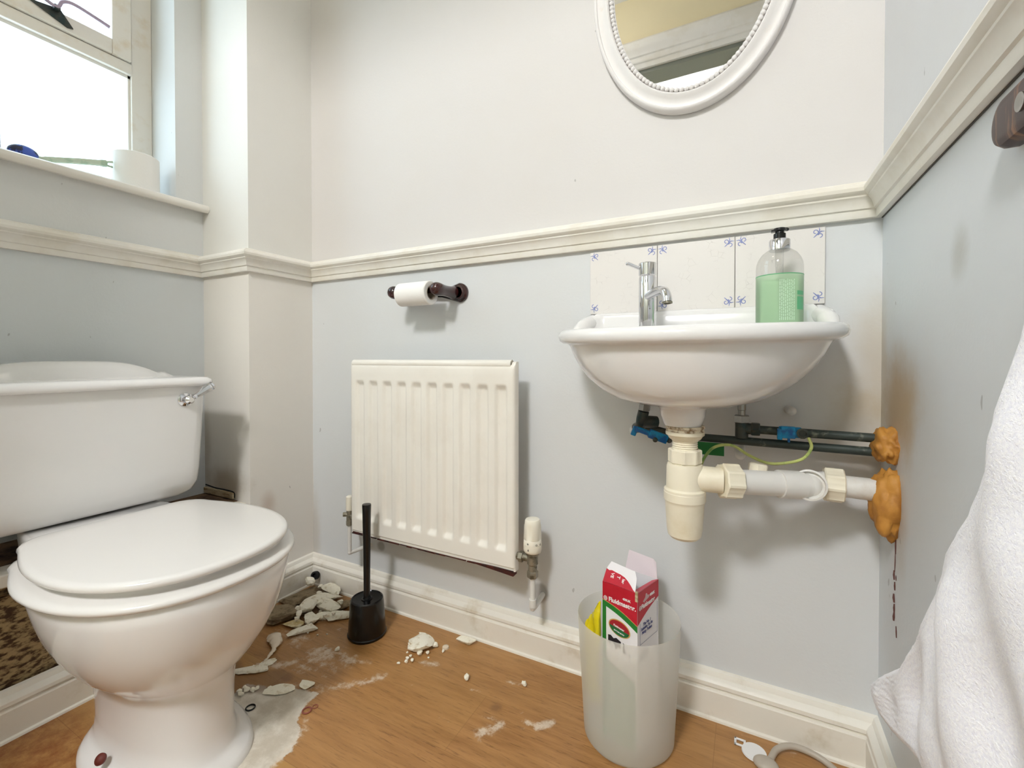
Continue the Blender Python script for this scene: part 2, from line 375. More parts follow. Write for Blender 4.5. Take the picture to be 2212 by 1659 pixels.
# ------------------------------------------------------------------ walls and ceiling
bm = BM(); box(bm, XL - 0.3, XR + 0.1, YF - 0.1, 0.1, ZC, ZC + 0.1); struct('ceiling', bm, M['ceiling'], smooth=False)
bm = BM(); box(bm, XL - 0.3, XR + 0.1, 0, 0.1, -0.05, ZC); struct('wall_back', bm, M['wall_back'], smooth=False)
bm = BM(); box(bm, XR, XR + 0.1, YF - 0.1, 0, -0.05, ZC); struct('wall_right', bm, M['wall_right'], smooth=False)
WY0, WY1, WZ0, WZ1 = -1.08, -0.29, 1.193, 2.22      # window opening
bm = BM()
box(bm, XL - 0.24, XL, YF - 0.1, 0, -0.05, WZ0); box(bm, XL - 0.24, XL, YF - 0.1, 0, WZ1, ZC)
box(bm, XL - 0.24, XL, WY1, 0, WZ0, WZ1); box(bm, XL - 0.24, XL, YF - 0.1, WY0, WZ0, WZ1)
struct('wall_left', bm, M['wall_left'], smooth=False)
bm = BM(); box(bm, XL, 0, YB, 0, -0.05, ZC); struct('wall_corner_casing', bm, M['wall_case'], smooth=False)
DX0, DX1, DZ = 0.30, 1.40, 2.06  # doorway opened and widened so the added hall lamp reaches the toilet
bm = BM()
box(bm, XL - 0.24, DX0, YF - 0.1, YF, -0.05, ZC); box(bm, DX1, XR, YF - 0.1, YF, -0.05, ZC); box(bm, DX0, DX1, YF - 0.1, YF, DZ, ZC)
struct('wall_front', bm, M['wall_front'], smooth=False)
# open door leaf folded back into the added hall
bm = BM(); box(bm, DX0 - 0.05, DX0 - 0.012, YF - 0.86, YF - 0.105, 0.004, DZ - 0.003)
for zz in ((0.2, 0.95), (1.1, 1.9)):
    for yy in ((-0.78, -0.50), (-0.43, -0.18)): box(bm, DX0 - 0.0125, DX0 - 0.008, YF + yy[0], YF + yy[1], zz[0], zz[1])
dr = struct('door_1', bm, M['door'], bev=0.003)
bm = BM(); lathe(bm, [(0.026, 0), (0.026, 0.006), (0.01, 0.008), (0.01, 0.03), (0.026, 0.036), (0.028, 0.05), (0.018, 0.06)], (DX0 - 0.012, YF - 0.80, 1.0), (1, 0, 0)); link('door_knob', bm, M['brass'], dr)
HY = YF - 1.60  # hall added behind the viewer to house a fill lamp
M['hallceil'] = simple('hall_ceiling_paint', (92, 94, 88), 0.8)  # dark tone put in to dim the lamp glare in the mirror
M['hallpaint'] = simple('hall_paint', (168, 170, 158), 0.7)
bm = BM(); box(bm, 0.0, 2.3, HY - 0.1, HY, 0, ZC); struct('wall_added_hall', bm, M['hallpaint'], smooth=False)
bm = BM(); box(bm, -0.1, 0.0, HY, YF - 0.1, 0, ZC); struct('wall_added_hall_left', bm, M['hallpaint'], smooth=False)
bm = BM(); box(bm, 2.3, 2.4, HY, YF - 0.1, 0, ZC); struct('wall_added_hall_right', bm, M['hallpaint'], smooth=False)
bm = BM(); box(bm, XR + 0.1, 2.3, YF - 0.1, YF, 0, ZC); struct('wall_added_hall_front', bm, M['hallpaint'], smooth=False)
bm = BM(); box(bm, 0.0, 2.3, HY, YF - 0.1, ZC, ZC + 0.1); struct('ceiling_added_hall', bm, M['hallceil'], smooth=False)
bm = BM(); box(bm, 0.0, 2.3, HY, YF - 0.0, -0.1, -0.001); struct('floor_added_hall', bm, simple('hall_floor', (206, 192, 172), 0.7), smooth=False)
AP = [(0, 0.0), (0.012, 0.0), (0.014, 0.012), (0.014, 0.022), (0.020, 0.024), (0.024, 0.034), (0.022, 0.046), (0.028, 0.050), (0.030, 0.070), (0.034, 0.078), (0.040, 0.095), (0.038, 0.112), (0.028, 0.122), (0.02, 0.13), (0, 0.132)]
bm = BM()   # architrave: head then jambs, mitred
prof = [(o, DZ + z) for o, z in AP]
a = [Vector((DX0 - (z - DZ), YF + o, z)) for o, z in prof]; b = [Vector((DX1 + (z - DZ), YF + o, z)) for o, z in prof]; loft(bm, [a, b])
for X, s in ((DX0, -1), (DX1, 1)):
    a = [Vector((X + s * z, YF + o, 0)) for o, z in AP]; b = [Vector((X + s * z, YF + o, DZ + z)) for o, z in AP]; loft(bm, [a, b])
struct('trim_1', bm, M['trim'])
bm = BM(); box(bm, DX0, DX1, YF - 0.105, YF - 0.001, DZ - 0.018, DZ - 0.0005); box(bm, DX0 + 0.0005, DX0 + 0.018, YF - 0.105, YF - 0.001, 0.001, DZ - 0.018); box(bm, DX1 - 0.018, DX1 - 0.0005, YF - 0.105, YF - 0.001, 0.001, DZ - 0.018); struct('trim_11', bm, M['lining'], smooth=False)

# low pipe boxing along the left wall (broken front), named as a wall
bm = BM(); box(bm, XL, -0.012, YF, YB, -0.02, 0.268); box(bm, XL, -0.03, YF, YB, 0.268, 0.300)
struct('wall_low_boxing', bm, M['soilboard'], smooth=False)
bm = BM(); box(bm, XL, -0.055, YF, YB - 0.001, 0.3005, 0.316); struct('trim_2', bm, M['dirtytop'], smooth=False)
bm = BM(); box(bm, -0.055, 0.006, YF, -0.60, 0.292, 0.318); box(bm, -0.055, -0.012, -0.60, YB - 0.002, 0.301, 0.317); struct('trim_3', bm, M['rawwood'] if False else M['trim_dirty'], bev=0.003)

# mouldings -----------------------------------------------------------------
Z0 = RZ0
RAIL = [(0, Z0), (0.011, Z0), (0.0125, Z0 + 0.004), (0.0125, Z0 + 0.014), (0.016, Z0 + 0.0155), (0.0175, Z0 + 0.022), (0.021, Z0 + 0.030), (0.026, Z0 + 0.034), (0.0265, Z0 + 0.037),
        (0.029, Z0 + 0.0385), (0.033, Z0 + 0.043), (0.034, Z0 + 0.049), (0.032, Z0 + 0.054), (0.027, Z0 + 0.058), (0.021, Z0 + 0.059), (0.020, Z0 + 0.062), (0.012, Z0 + 0.065), (0, Z0 + 0.067)]
SK = [(0, 0), (0.021, 0), (0.021, 0.056), (0.0195, 0.0585), (0.016, 0.0595), (0.016, 0.062), (0.0205, 0.066), (0.020, 0.073), (0.016, 0.079), (0.0105, 0.082), (0.0095, 0.086), (0.007, 0.091), (0, 0.093)]
BEAD = [(0.021, 0), (0.0265, 0), (0.0255, 0.004), (0.021, 0.006)]
def run(names, path, prof, mat, closed_ends=True, **kw):
    """path points with room on the right-hand side when walking; one object per straight wall"""
    n = len(path); nr = []
    for a, b in zip(path, path[1:]):
        dx, dy = b[0] - a[0], b[1] - a[1]; L = math.hypot(dx, dy); nr.append((dy / L, -dx / L))
    mt = []
    for i in range(n):
        if i == 0: mt.append(nr[0])
        elif i == n - 1: mt.append(nr[-1])
        else:
            s = (nr[i - 1][0] + nr[i][0], nr[i - 1][1] + nr[i][1]); k = 1 + nr[i - 1][0] * nr[i][0] + nr[i - 1][1] * nr[i][1]
            mt.append((s[0] / k, s[1] / k))
    for i in range(n - 1):
        bm = BM()
        for pr in (prof if isinstance(prof[0], list) else [prof]): sweep(bm, path[i], path[i + 1], mt[i], mt[i + 1], pr)
        struct(names[i], bm, mat, angle=28, **kw)
run(['trim_4', 'trim_5', 'trim_6', 'trim_7', 'trim_8'], [(XL, YF), (XL, YB), (0, YB), (0, 0), (XR, 0), (XR, YF)], RAIL, M['trim'])
run(['baseboard_left', 'baseboard_back', 'baseboard_right'], [(0, YF), (0, 0), (XR, 0), (XR, YF)], [SK, BEAD], M['trim_dirty'])
# dark strip painting in the shadow line just under the right-hand rail
bm = BM(); box(bm, XR - 0.0024, XR - 0.0003, YF, -0.003, RZ0 - 0.0014, RZ0 - 0.0001); struct('rail_shadow_strip', bm, simple('painted_rail_shadow', (84, 82, 76), 0.8), smooth=False)

# ------------------------------------------------------------------ window
FXc = -0.36   # inner face of the frame
bm = BM()
box(bm, FXc - 0.06, FXc, WY1 - 0.052, WY1, WZ0, WZ1); box(bm, FXc - 0.06, FXc, WY0, WY0 + 0.05, WZ0, WZ1)
box(bm, FXc - 0.06, FXc, WY0 + 0.05, WY1 - 0.052, WZ1 - 0.05, WZ1)
box(bm, FXc - 0.06, FXc, WY0 + 0.05, WY1 - 0.052, WZ0, WZ0 + 0.04)
box(bm, FXc - 0.06, FXc + 0.004, WY0 + 0.05, WY1 - 0.052, 1.586, 1.618)     # transom
win = struct('window_1', bm, M['frame'], bev=0.002)
bm = BM()   # glazing bead of the lower light
for y0, y1, z0, z1 in ((WY0 + 0.05, WY1 - 0.05, 1.578, 1.587), (WY1 - 0.058, WY1 - 0.05, WZ0 + 0.04, 1.587)): box(bm, FXc - 0.022, FXc - 0.010, y0, y1, z0, z1)
link('glazing_bead', bm, M['sillpaint'], win, smooth=False)
# opening top light
bm = BM(); cx = FXc + 0.012
y0, y1, z0, z1 = WY0 + 0.055, WY1 - 0.056, 1.620, 2.165
for a, b_, c, d in ((y0 + 0.046, y1 - 0.046, z0, z0 + 0.042), (y0 + 0.046, y1 - 0.046, z1 - 0.04, z1), (y1 - 0.046, y1, z0, z1), (y0, y0 + 0.046, z0, z1)): box(bm, cx - 0.045, cx, a, b_, c, d)
cs = link('casement', bm, M['frame'], win, bev=0.0025)
def glass():
    m, nt, b = newmat('bright_obscured_glass'); out = nt.nodes['Material Output']
    t = nt.nodes.new('ShaderNodeBsdfTransparent'); t.inputs[0].default_value = (0.96, 0.98, 0.98, 1)
    g = nt.nodes.new('ShaderNodeBsdfGlossy'); g.inputs['Roughness'].default_value = 0.08
    f = ramp(nt, noi(nt, pos(nt), 60, 5, 0.7, (1, 4, 1)), 0.60, 0.8)
    mx = nt.nodes.new('ShaderNodeMixShader'); nt.links.new(math_(nt, 'ADD', 0.05, math_(nt, 'MULTIPLY', f, 0.05)), mx.inputs[0])
    nt.links.new(t.outputs[0], mx.inputs[1]); nt.links.new(g.outputs[0], mx.inputs[2]); nt.links.new(mx.outputs[0], out.inputs[0])
    return m
M['glass'] = glass()
bm = BM(); box(bm, FXc - 0.026, FXc - 0.022, WY0 + 0.04, WY1 - 0.045, WZ0 + 0.03, 1.592); link('pane', bm, M['glass'], win, smooth=False)
bm = BM(); box(bm, cx - 0.03, cx - 0.026, y0 + 0.04, y1 - 0.04, z0 + 0.035, z1 - 0.03); link('pane', bm, M['glass'], cs, smooth=False)
# casement stay: hooked arm on a pointed plate
bm = BM()
plate(bm, [(cx + 0.001, -0.565, 1.655), (cx + 0.001, -0.505, 1.668), (cx + 0.001, -0.478, 1.632), (cx + 0.001, -0.49, 1.628)], (1, 0, 0), 0.003)
box(bm, cx + 0.003, cx + 0.018, -0.52, -0.508, 1.656, 1.668)
st = link('casement_stay', bm, M['pipe_dark'], win, smooth=False)
bm = BM(); tube(bm, spline([(cx + 0.012, -0.60, 1.700), (cx + 0.014, -0.545, 1.672), (cx + 0.016, -0.515, 1.663), (cx + 0.022, -0.505, 1.680), (cx + 0.03, -0.485, 1.684), (cx + 0.04, -0.44, 1.672), (cx + 0.045, -0.415, 1.664)]), 0.0042, 10)
link('stay_arm', bm, simple('faded_painted_metal', (176, 158, 178), 0.4), st)
# sill
bm = BM()
nr = [(0.0, WZ0 - 0.0), (0.030, WZ0 - 0.006), (0.036, WZ0 - 0.002), (0.039, WZ0 + 0.005), (0.037, WZ0 + 0.012), (0.031, WZ0 + 0.016), (-0.13, WZ0 + 0.016), (-0.13, WZ0)]
a = [Vector((XL + o, YF, z)) for o, z in nr]; b = [Vector((XL + o, YB - 0.001, z)) for o, z in nr]; loft(bm, [a, b])
sl = struct('trim_10', bm, M['sillpaint'], angle=40)
SILLZ = WZ0 + 0.016

# ------------------------------------------------------------------ ceiling lamp
lamp = thing('ceiling_lamp', 'round white ceiling lamp fixed above the toilet roll holder side of the room', 'lamp', (0.60, -0.66, ZC))
bm = BM(); lathe(bm, [(0.06, 0), (0.06, -0.02), (0.05, -0.03)], (0, 0, 0)); link('lamp_base', bm, M['yellowlamp'], lamp)
def emat(c, s):
    m, nt, b = newmat('lit_lamp_glass'); b.inputs['Emission Color'].default_value = c; b.inputs['Emission Strength'].default_value = s; return m
bm = BM(); lathe(bm, [(0.05, -0.03), (0.105, -0.035), (0.13, -0.06), (0.115, -0.10), (0.06, -0.125), (0.005, -0.132)], (0, 0, 0))
link('lamp_shade', bm, emat((1.0, 0.95, 0.90, 1), 6.0), lamp)

hall_fill = thing('ceiling_lamp', 'added round white fill lamp in the added hall behind the viewer', 'lamp', (0.92, -2.12, ZC))  # added fill lamp that brightens the lower room through the doorway
bm = BM(); lathe(bm, [(0.08, 0), (0.08, -0.02), (0.06, -0.03)], (0, 0, 0)); link('lamp_base', bm, M['yellowlamp'], hall_fill)
bm = BM(); lathe(bm, [(0.06, -0.03), (0.15, -0.04), (0.20, -0.09), (0.17, -0.16), (0.09, -0.20), (0.005, -0.21)], (0, 0, 0)); link('lamp_shade', bm, emat((0.99, 0.99, 1.0, 1), 112.0), hall_fill)

# ------------------------------------------------------------------ toilet
TY = -0.562
def dshape(X0, Yc, L, b, m, sm, rc, n=2.24, z=0.0, k=26):
    half = [(0, b * t) for t in (0.0, 0.3, 0.6)] + [(0, b - rc)]
    for i in range(1, 6):
        a = i / 5 * PI / 2; half.append((rc - rc * math.cos(a), b - rc + rc * math.sin(a)))
    for i in range(1, 8):
        t = i / 7; half.append((rc + (sm - rc) * t, b + (m - b) * math.sin(t * PI / 2)))
    for i in range(1, k + 1):
        a = i / k * PI / 2; half.append((sm + (L - sm) * abs(math.sin(a)) ** (2 / n), m * abs(math.cos(a)) ** (2 / n)))
    pts = [(X0 + s, Yc + w_) for s, w_ in half] + [(X0 + s, Yc - w_) for s, w_ in half[-2:0:-1]]
    return [Vector((x, y, z)) for x, y in pts]
def dd(off, z, X0=0.086, L=0.429, b=0.161, m=0.187):
    return dshape(X0 - min(off, 0) * 0 - off * 0.5, TY, L + off * 1.5, b + off, m + off, 0.204, max(0.02, 0.056 + off), 2.24, z)
wc = thing('toilet', 'white ceramic close coupled toilet with lid down under the window', 'toilet', (0.30, TY, 0))
def T(o): return abs_parent(o, wc)
bm = BM(); loft(bm, [dd(-0.006, 0.388), dd(-0.001, 0.389), dd(0.001, 0.3925), dd(0, 0.3975), dd(-0.004, 0.4005), dd(-0.012, 0.4012), dd(-0.06, 0.4022), dd(-0.11, 0.4028)])
T(link('lid', bm, M['seat_plastic'], angle=60))
bm = BM(); loft(bm, [dd(-0.02, 0.3575), dd(0.000, 0.3575), dd(0.010, 0.3590), dd(0.0135, 0.3630), dd(0.0135, 0.3670), dd(0.010, 0.3705), dd(0.002, 0.3735), dd(-0.010, 0.3750), dd(-0.015, 0.3775), dd(-0.0165, 0.383), dd(-0.017, 0.389), dd(-0.03, 0.389)])
T(link('seat', bm, M['seat_plastic'], angle=60))
# pan: rim, bowl, pedestal and foot in one loft
def el(cx_, af, ab, w_, z, n=2.2, k=64, bk=None):
    r = []
    for i in range(k):
        t = 2 * PI * i / k; c, s = math.cos(t), math.sin(t)
        a = af if c >= 0 else ab
        r.append(Vector((cx_ + a * math.copysign(abs(c) ** (2 / n), c), TY + w_ * math.copysign(abs(s) ** (2 / n), s), z)))
    return r
bm = BM()
rings = [el(0.27, 0.203, 0.15, 0.116, 0.0, 2.3), el(0.27, 0.202, 0.15, 0.115, 0.007, 2.3), el(0.27, 0.196, 0.15, 0.108, 0.014, 2.3), el(0.27, 0.183, 0.15, 0.096, 0.022, 2.3), el(0.27, 0.176, 0.15, 0.087, 0.032, 2.3),
         el(0.27, 0.172, 0.15, 0.0845, 0.065, 2.3), el(0.27, 0.170, 0.15, 0.086, 0.10, 2.3), el(0.27, 0.169, 0.15, 0.090, 0.140, 2.3), el(0.27, 0.172, 0.15, 0.096, 0.163, 2.3),
         el(0.275, 0.181, 0.155, 0.112, 0.177, 2.25), el(0.28, 0.194, 0.17, 0.132, 0.200, 2.2), el(0.285, 0.210, 0.18, 0.151, 0.232, 2.2), el(0.29, 0.221, 0.19, 0.166, 0.266, 2.2), el(0.29, 0.230, 0.20, 0.176, 0.300, 2.2),
         el(0.29, 0.234, 0.21, 0.182, 0.330, 2.25), el(0.29, 0.233, 0.215, 0.183, 0.350, 2.3), el(0.29, 0.229, 0.213, 0.181, 0.357, 2.3)]
loft(bm, rings)
# shelf behind the seat carrying the cistern
loft(bm, [dshape(0.004, TY, 0.14, 0.09, 0.10, 0.10, 0.03, z=0.22), dshape(0.004, TY, 0.18, 0.108, 0.115, 0.12, 0.03, z=0.317), dshape(-0.07, TY, 0.24, 0.110, 0.12, 0.18, 0.03, z=0.3185), dshape(-0.07, TY, 0.26, 0.115, 0.13, 0.18, 0.03, z=0.384), dshape(-0.065, TY, 0.25, 0.112, 0.125, 0.18, 0.03, z=0.389)])
T(link('pan', bm, M['ceramic'], angle=55))
bm = BM(); lathe(bm, [(0.0085, 0), (0.009, 0.004), (0.006, 0.007), (0.0025, 0.008)], (0.288, -0.6635, 0.0405), (0.35, -0.72, 0.6), 16)
T(link('fixing_screw', bm, simple('rusted_screw', (96, 34, 24), 0.6)))

# cistern body: rounded front corners, tapering downward
def rrect(x0, x1, y0, y1, r, z, k=6, rb=0.005):
    pts = []
    for cx_, cy_, a0, rr in ((x1 - r, y1 - r, 0, r), (x0 + rb, y1 - rb, 90, rb), (x0 + rb, y0 + rb, 180, rb), (x1 - r, y0 + r, 270, r)):
        for i in range(k + 1):
            a = math.radians(a0 + 90 * i / k); pts.append(Vector((cx_ + rr * math.cos(a), cy_ + rr * math.sin(a), z)))
    return pts
CH = 0.2135
bm = BM()
loft(bm, [rrect(-0.15, -0.01, TY - CH + 0.058, TY + CH - 0.058, 0.03, 0.3895), rrect(-0.16, 0.012, TY - CH + 0.035, TY + CH - 0.035, 0.03, 0.3945), rrect(-0.165, 0.022, TY - CH + 0.019, TY + CH - 0.019, 0.03, 0.405), rrect(-0.168, 0.027, TY - CH + 0.010, TY + CH - 0.010, 0.03, 0.425),
          rrect(-0.17, 0.029, TY - CH + 0.006, TY + CH - 0.006, 0.03, 0.46), rrect(-0.17, 0.031, TY - CH + 0.001, TY + CH - 0.001, 0.028, 0.56), rrect(-0.17, 0.033, TY - CH - 0.002, TY + CH + 0.002, 0.026, 0.668)])
T(link('cistern', bm, M['ceramic'], angle=50))
bm = BM()
loft(bm, [rrect(-0.172, 0.036, TY - CH - 0.003, TY + CH + 0.003, 0.022, 0.668), rrect(-0.178, 0.046, TY - CH - 0.012, TY + CH + 0.012, 0.022, 0.6695), rrect(-0.178, 0.049, TY - CH - 0.015, TY + CH + 0.015, 0.022, 0.676), rrect(-0.178, 0.047, TY - CH - 0.014, TY + CH + 0.014, 0.022, 0.684), rrect(-0.176, 0.038, TY - CH - 0.008, TY + CH + 0.008, 0.022, 0.690), rrect(-0.172, 0.022, TY - CH + 0.002, TY + CH - 0.002, 0.02, 0.6915)])
# raised crest along the back of the lid
cr = []
for i in range(41):
    t = -1 + 2 * i / 40; y = TY + t * (CH - 0.012); at_ = abs(t)
    h = 0.0415 * max(0, 1 - 1.3 * at_ ** 3.5)
    h = max(h, 0.0115 * min(1, max(0, 1 - at_) / 0.05) ** 0.5) if at_ > 0.55 else h
    hh = 0.690 + h
    cr.append([Vector((-0.165, y, 0.689)), Vector((-0.165, y, hh - 0.002)), Vector((-0.158, y, hh + 0.001)), Vector((-0.125, y, hh + 0.001)), Vector((-0.108, y, hh - 0.004)), Vector((-0.098, y, max(0.6895, hh - 0.018))), Vector((-0.085, y, 0.6885))])
loft(bm, cr)
T(link('cistern_lid', bm, M['ceramic'], angle=55))
# lever
bm = BM(); lathe(bm, [(0.0165, 0), (0.0165, 0.004), (0.012, 0.007), (0.009, 0.008), (0.008, 0.016), (0.010, 0.018), (0.0105, 0.026), (0.006, 0.031)], (0.0315, -0.401, 0.636), (1, 0, 0), 24)
lv = T(link('flush_lever', bm, M['chrome']))
bm = BM(); d = Vector((0.005, 0.052, 0.0335)); L_ = d.length
lathe(bm, [(0.0055, 0), (0.0055, 0.005), (0.0075, 0.006), (0.0058, 0.012), (0.0080, 0.026), (0.0115, 0.047), (0.0095, 0.052), (0.0110, 0.053), (0.0110, 0.057), (0.006, 0.060)], (0.054, -0.396, 0.639), d, 8)
o = link('lever_grip', bm, M['chrome'], lv, smooth=False)
# ------------------------------------------------------------------ basin
BX = 1.182
basin = thing('wash_basin', 'small white wall hung ceramic wash basin with a rolled rim under the tiles', 'basin', (BX, 0, 0.70))
def bring(hw, y0, y1, z, cxo=0.0, k=64, n=2.3, inner=False, yb=0.0):
    """closed ring: straight-ish back at y=yb, bulging to y1 (negative)"""
    r = []; ym = y0
    for i in range(k):
        t = 2 * PI * i / k; c, s = math.cos(t), math.sin(t)
        x = BX + cxo + hw * math.copysign(abs(c) ** (2 / n), c)
        dpt = (yb - ym) if s >= 0 else (ym - y1)
        r.append(Vector((x, ym + dpt * math.copysign(abs(s) ** ((2 / 5.0) if s >= 0 else (2 / n)), s), z)))
    return r
bm = BM()
W = -0.19
R_ = [bring(0.030, W, W - 0.030, 0.6225, yb=W + 0.030, n=2), bring(0.032, W, W - 0.032, 0.626, yb=W + 0.032, n=2), bring(0.0365, W, W - 0.0365, 0.640, yb=W + 0.0365, n=2), bring(0.038, W, W - 0.038, 0.652, yb=W + 0.04, n=2),
      bring(0.046, W, W - 0.046, 0.6565, yb=W + 0.06, n=2), bring(0.080, W, W - 0.072, 0.6600, yb=W + 0.10, n=2.05), bring(0.118, -0.172, -0.285, 0.669, yb=-0.04, n=2.1), bring(0.148, -0.158, -0.300, 0.683, yb=-0.02, n=2.1), bring(0.175, -0.142, -0.312, 0.702, yb=-0.006, n=2.1),
      bring(0.198, -0.122, -0.322, 0.724, yb=-0.002, n=2.1), bring(0.214, -0.107, -0.329, 0.746, yb=-0.001, n=2.1), bring(0.223, -0.097, -0.333, 0.762, yb=-0.001, n=2.1), bring(0.2275, -0.092, -0.336, 0.7665, yb=-0.001, n=2.1),
      bring(0.240, -0.086, -0.345, 0.7685, yb=-0.001, n=2.1), bring(0.2465, -0.085, -0.350, 0.773, yb=-0.001, n=2.1), bring(0.249, -0.085, -0.352, 0.781, yb=-0.001, n=2.1), bring(0.2465, -0.085, -0.350, 0.789, yb=-0.001, n=2.1), bring(0.240, -0.086, -0.344, 0.7935, yb=-0.001, n=2.1), bring(0.231, -0.088, -0.336, 0.794, yb=-0.001, n=2.1),
      bring(0.215, -0.15, -0.322, 0.786, yb=-0.125, n=2.1), bring(0.19, -0.15, -0.305, 0.763, yb=-0.127, n=2.1), bring(0.15, -0.17, -0.285, 0.725, yb=-0.13, n=2.1), bring(0.09, W, W - 0.07, 0.690, yb=-0.135, n=2), bring(0.03, W, W - 0.03, 0.678, yb=-0.16, n=2)]
for rg in R_:
    for p in rg:
        if p.z > 0.74: p.z += (p.y + 0.19) * 0.05 * min(1, (p.z - 0.74) / 0.03)
loft(bm, R_, cap0=True, cap1=True)
BA = lambda o: abs_parent(o, basin)
BA(link('bowl', bm, M['ceramic'], angle=60))
# upstand at the back with scrolled ends
bm = BM(); secs = []
n_ = 60
for i in range(n_ + 1):
    t = -1 + 2 * i / n_; x = BX + t * 0.222
    e = 1 - abs(t)
    h = 0.840 - 0.006 * (1 if e < 0.2 else 0) * 0
    out = 0.022 + 0.045 * max(0, 1 - e / 0.13) ** 1.6
    top = 0.8405 if e > 0.06 else 0.8405 - 0.030 * (1 - e / 0.06) ** 2
    secs.append([Vector((x, -0.001, 0.790)), Vector((x, -0.001, top)), Vector((x, -out * 0.35, top + 0.001)), Vector((x, -out * 0.75, top - 0.004)), Vector((x, -out * 0.95, top - 0.014)), Vector((x, -out, 0.812)), Vector((x, -out - 0.012, 0.797)), Vector((x, -out - 0.014, 0.790))])
loft(bm, secs)
for s in (-1, 1):
    tube(bm, spline([(BX + s * 0.218, -0.012, 0.822), (BX + s * 0.222, -0.05, 0.812), (BX + s * 0.225, -0.085, 0.798), (BX + s * 0.226, -0.11, 0.788)], 6), [0.017] * 10 + [0.016, 0.015, 0.014, 0.013, 0.012, 0.011, 0.010, 0.009, 0.008], 14)
BA(link('upstand', bm, M['ceramic'], angle=60))
bm = BM(); lathe(bm, [(0.0315, 0.6225), (0.0325, 0.619), (0.0300, 0.6165), (0.0318, 0.613)], (BX + 0.004, W, 0), (0, 0, 1), 32)
BA(link('waste_collar', bm, M['grime']))
# ------------------------------------------------------------------ bottle trap and waste pipe
TX, TYY = BX + 0.004, W
trap = thing('bottle_trap', 'cream plastic bottle trap hanging below the basin waste', 'trap', (TX, TYY, 0.42))
TA = lambda o: abs_parent(o, trap)
bm = BM(); pr = [(0.031, 0.613), (0.0318, 0.611), (0.0318, 0.607), (0.029, 0.605), (0.026, 0.600), (0.0215, 0.597)]
for i in range(7): pr += [(0.0212, 0.5955 - i * 0.0035), (0.0198, 0.5938 - i * 0.0035)]
pr += [(0.0205, 0.568)]
lathe(bm, pr, (TX, TYY, 0), n=32); TA(link('waste_tail', bm, M['pvc'], angle=30))
def nut(bm, o, ax, r, L, ribs=8, rib=0.0022):
    d = Vector(ax).normalized(); u, v = frame_of(d); o = Vector(o); k = ribs * 6; rings = []
    for t, q in ((0, r - 0.002), (0.002, r), (L - 0.002, r), (L, r - 0.002)):
        rings.append([o + d * t + (u * math.cos(2 * PI * i / k) + v * math.sin(2 * PI * i / k)) * (q + (rib if i % 6 in (0, 1) else 0)) for i in range(k)])
    loft(bm, rings)
bm = BM(); nut(bm, (TX, TYY, 0.5575), (0, 0, 1), 0.0255, 0.0245); TA(link('trap_nut', bm, M['pvc'], angle=30))
bm = BM(); lathe(bm, [(0.024, 0.5575), (0.0285, 0.556), (0.030, 0.551), (0.0305, 0.515), (0.0325, 0.513), (0.0342, 0.512), (0.0342, 0.5085)], (TX, TYY, 0), n=40)
tube(bm, [(TX + 0.01, TYY, 0.533), (TX + 0.060, TYY + 0.006, 0.532)], 0.0215, 24)
TA(link('trap_body', bm, M['pvc']))
bm = BM(); lathe(bm, [(0.0335, 0.5085), (0.0345, 0.507), (0.0345, 0.494), (0.033, 0.491), (0.0322, 0.488), (0.0292, 0.442), (0.0275, 0.433), (0.023, 0.428), (0.012, 0.426), (0.001, 0.4255)], (TX, TYY, 0), n=40)
TA(link('trap_cup', bm, M['pvc'], angle=25))
wp = thing('waste_pipe', 'white plastic waste pipe running from the trap to the right hand wall', 'pipe', (1.36, -0.12, 0.53))
WA = lambda o: abs_parent(o, wp)
A0 = Vector((TX + 0.060, TYY + 0.006, 0.532)); A1 = Vector((1.340, -0.132, 0.5255)); ax = (A1 - A0).normalized()
bm = BM(); nut(bm, A0 - ax * 0.004, ax, 0.0275, 0.030, 8); WA(link('compression_nut', bm, M['pvc'], angle=30))
bm = BM(); tube(bm, [A0 + ax * 0.02, A1], 0.0205, 24); WA(link('pipe_length', bm, M['pvc_white']))
bm = BM(); tube(bm, [A1 - ax * 0.012, A1 + ax * 0.026], 0.0235, 24); tube(bm, spline([A1 + ax * 0.02, A1 + ax * 0.040, A1 + ax * 0.055 + Vector((0, 0.012, 0)), (1.405, -0.094, 0.5245)], 5), 0.0215, 20)
sphere(bm, A1 + ax * 0.042, 0.0232, 24, 14)
cdir = Vector((-0.13, -0.94, 0.25)).normalized(); lathe(bm, [(0.0205, 0.0), (0.0255, 0.0), (0.0255, 0.012), (0.0225, 0.013), (0.0215, 0.006), (0.001, 0.009)], A1 + ax * 0.042 + cdir * 0.008, cdir, 32)
WA(link('elbow', bm, M['pvc_white']))
bm = BM(); nut(bm, (1.398, -0.094, 0.5243), (1, 0, -0.02), 0.0265, 0.028, 8); WA(link('compression_nut', bm, M['pvc'], angle=30))
bm = BM(); tube(bm, [(1.42, -0.094, 0.5238), (1.490, -0.094, 0.5228)], 0.018, 20); WA(link('pipe_length', bm, M['pvc_white']))
bm = BM(); lathe(bm, [(0.012, 0), (0.012, 0.010), (0.015, 0.011), (0.015, 0.022), (0.012, 0.024)], (1.297, -0.136, 0.533), (0.1, 0.1, 1), 12); WA(link('inspection_plug', bm, M['pvc'], angle=30))

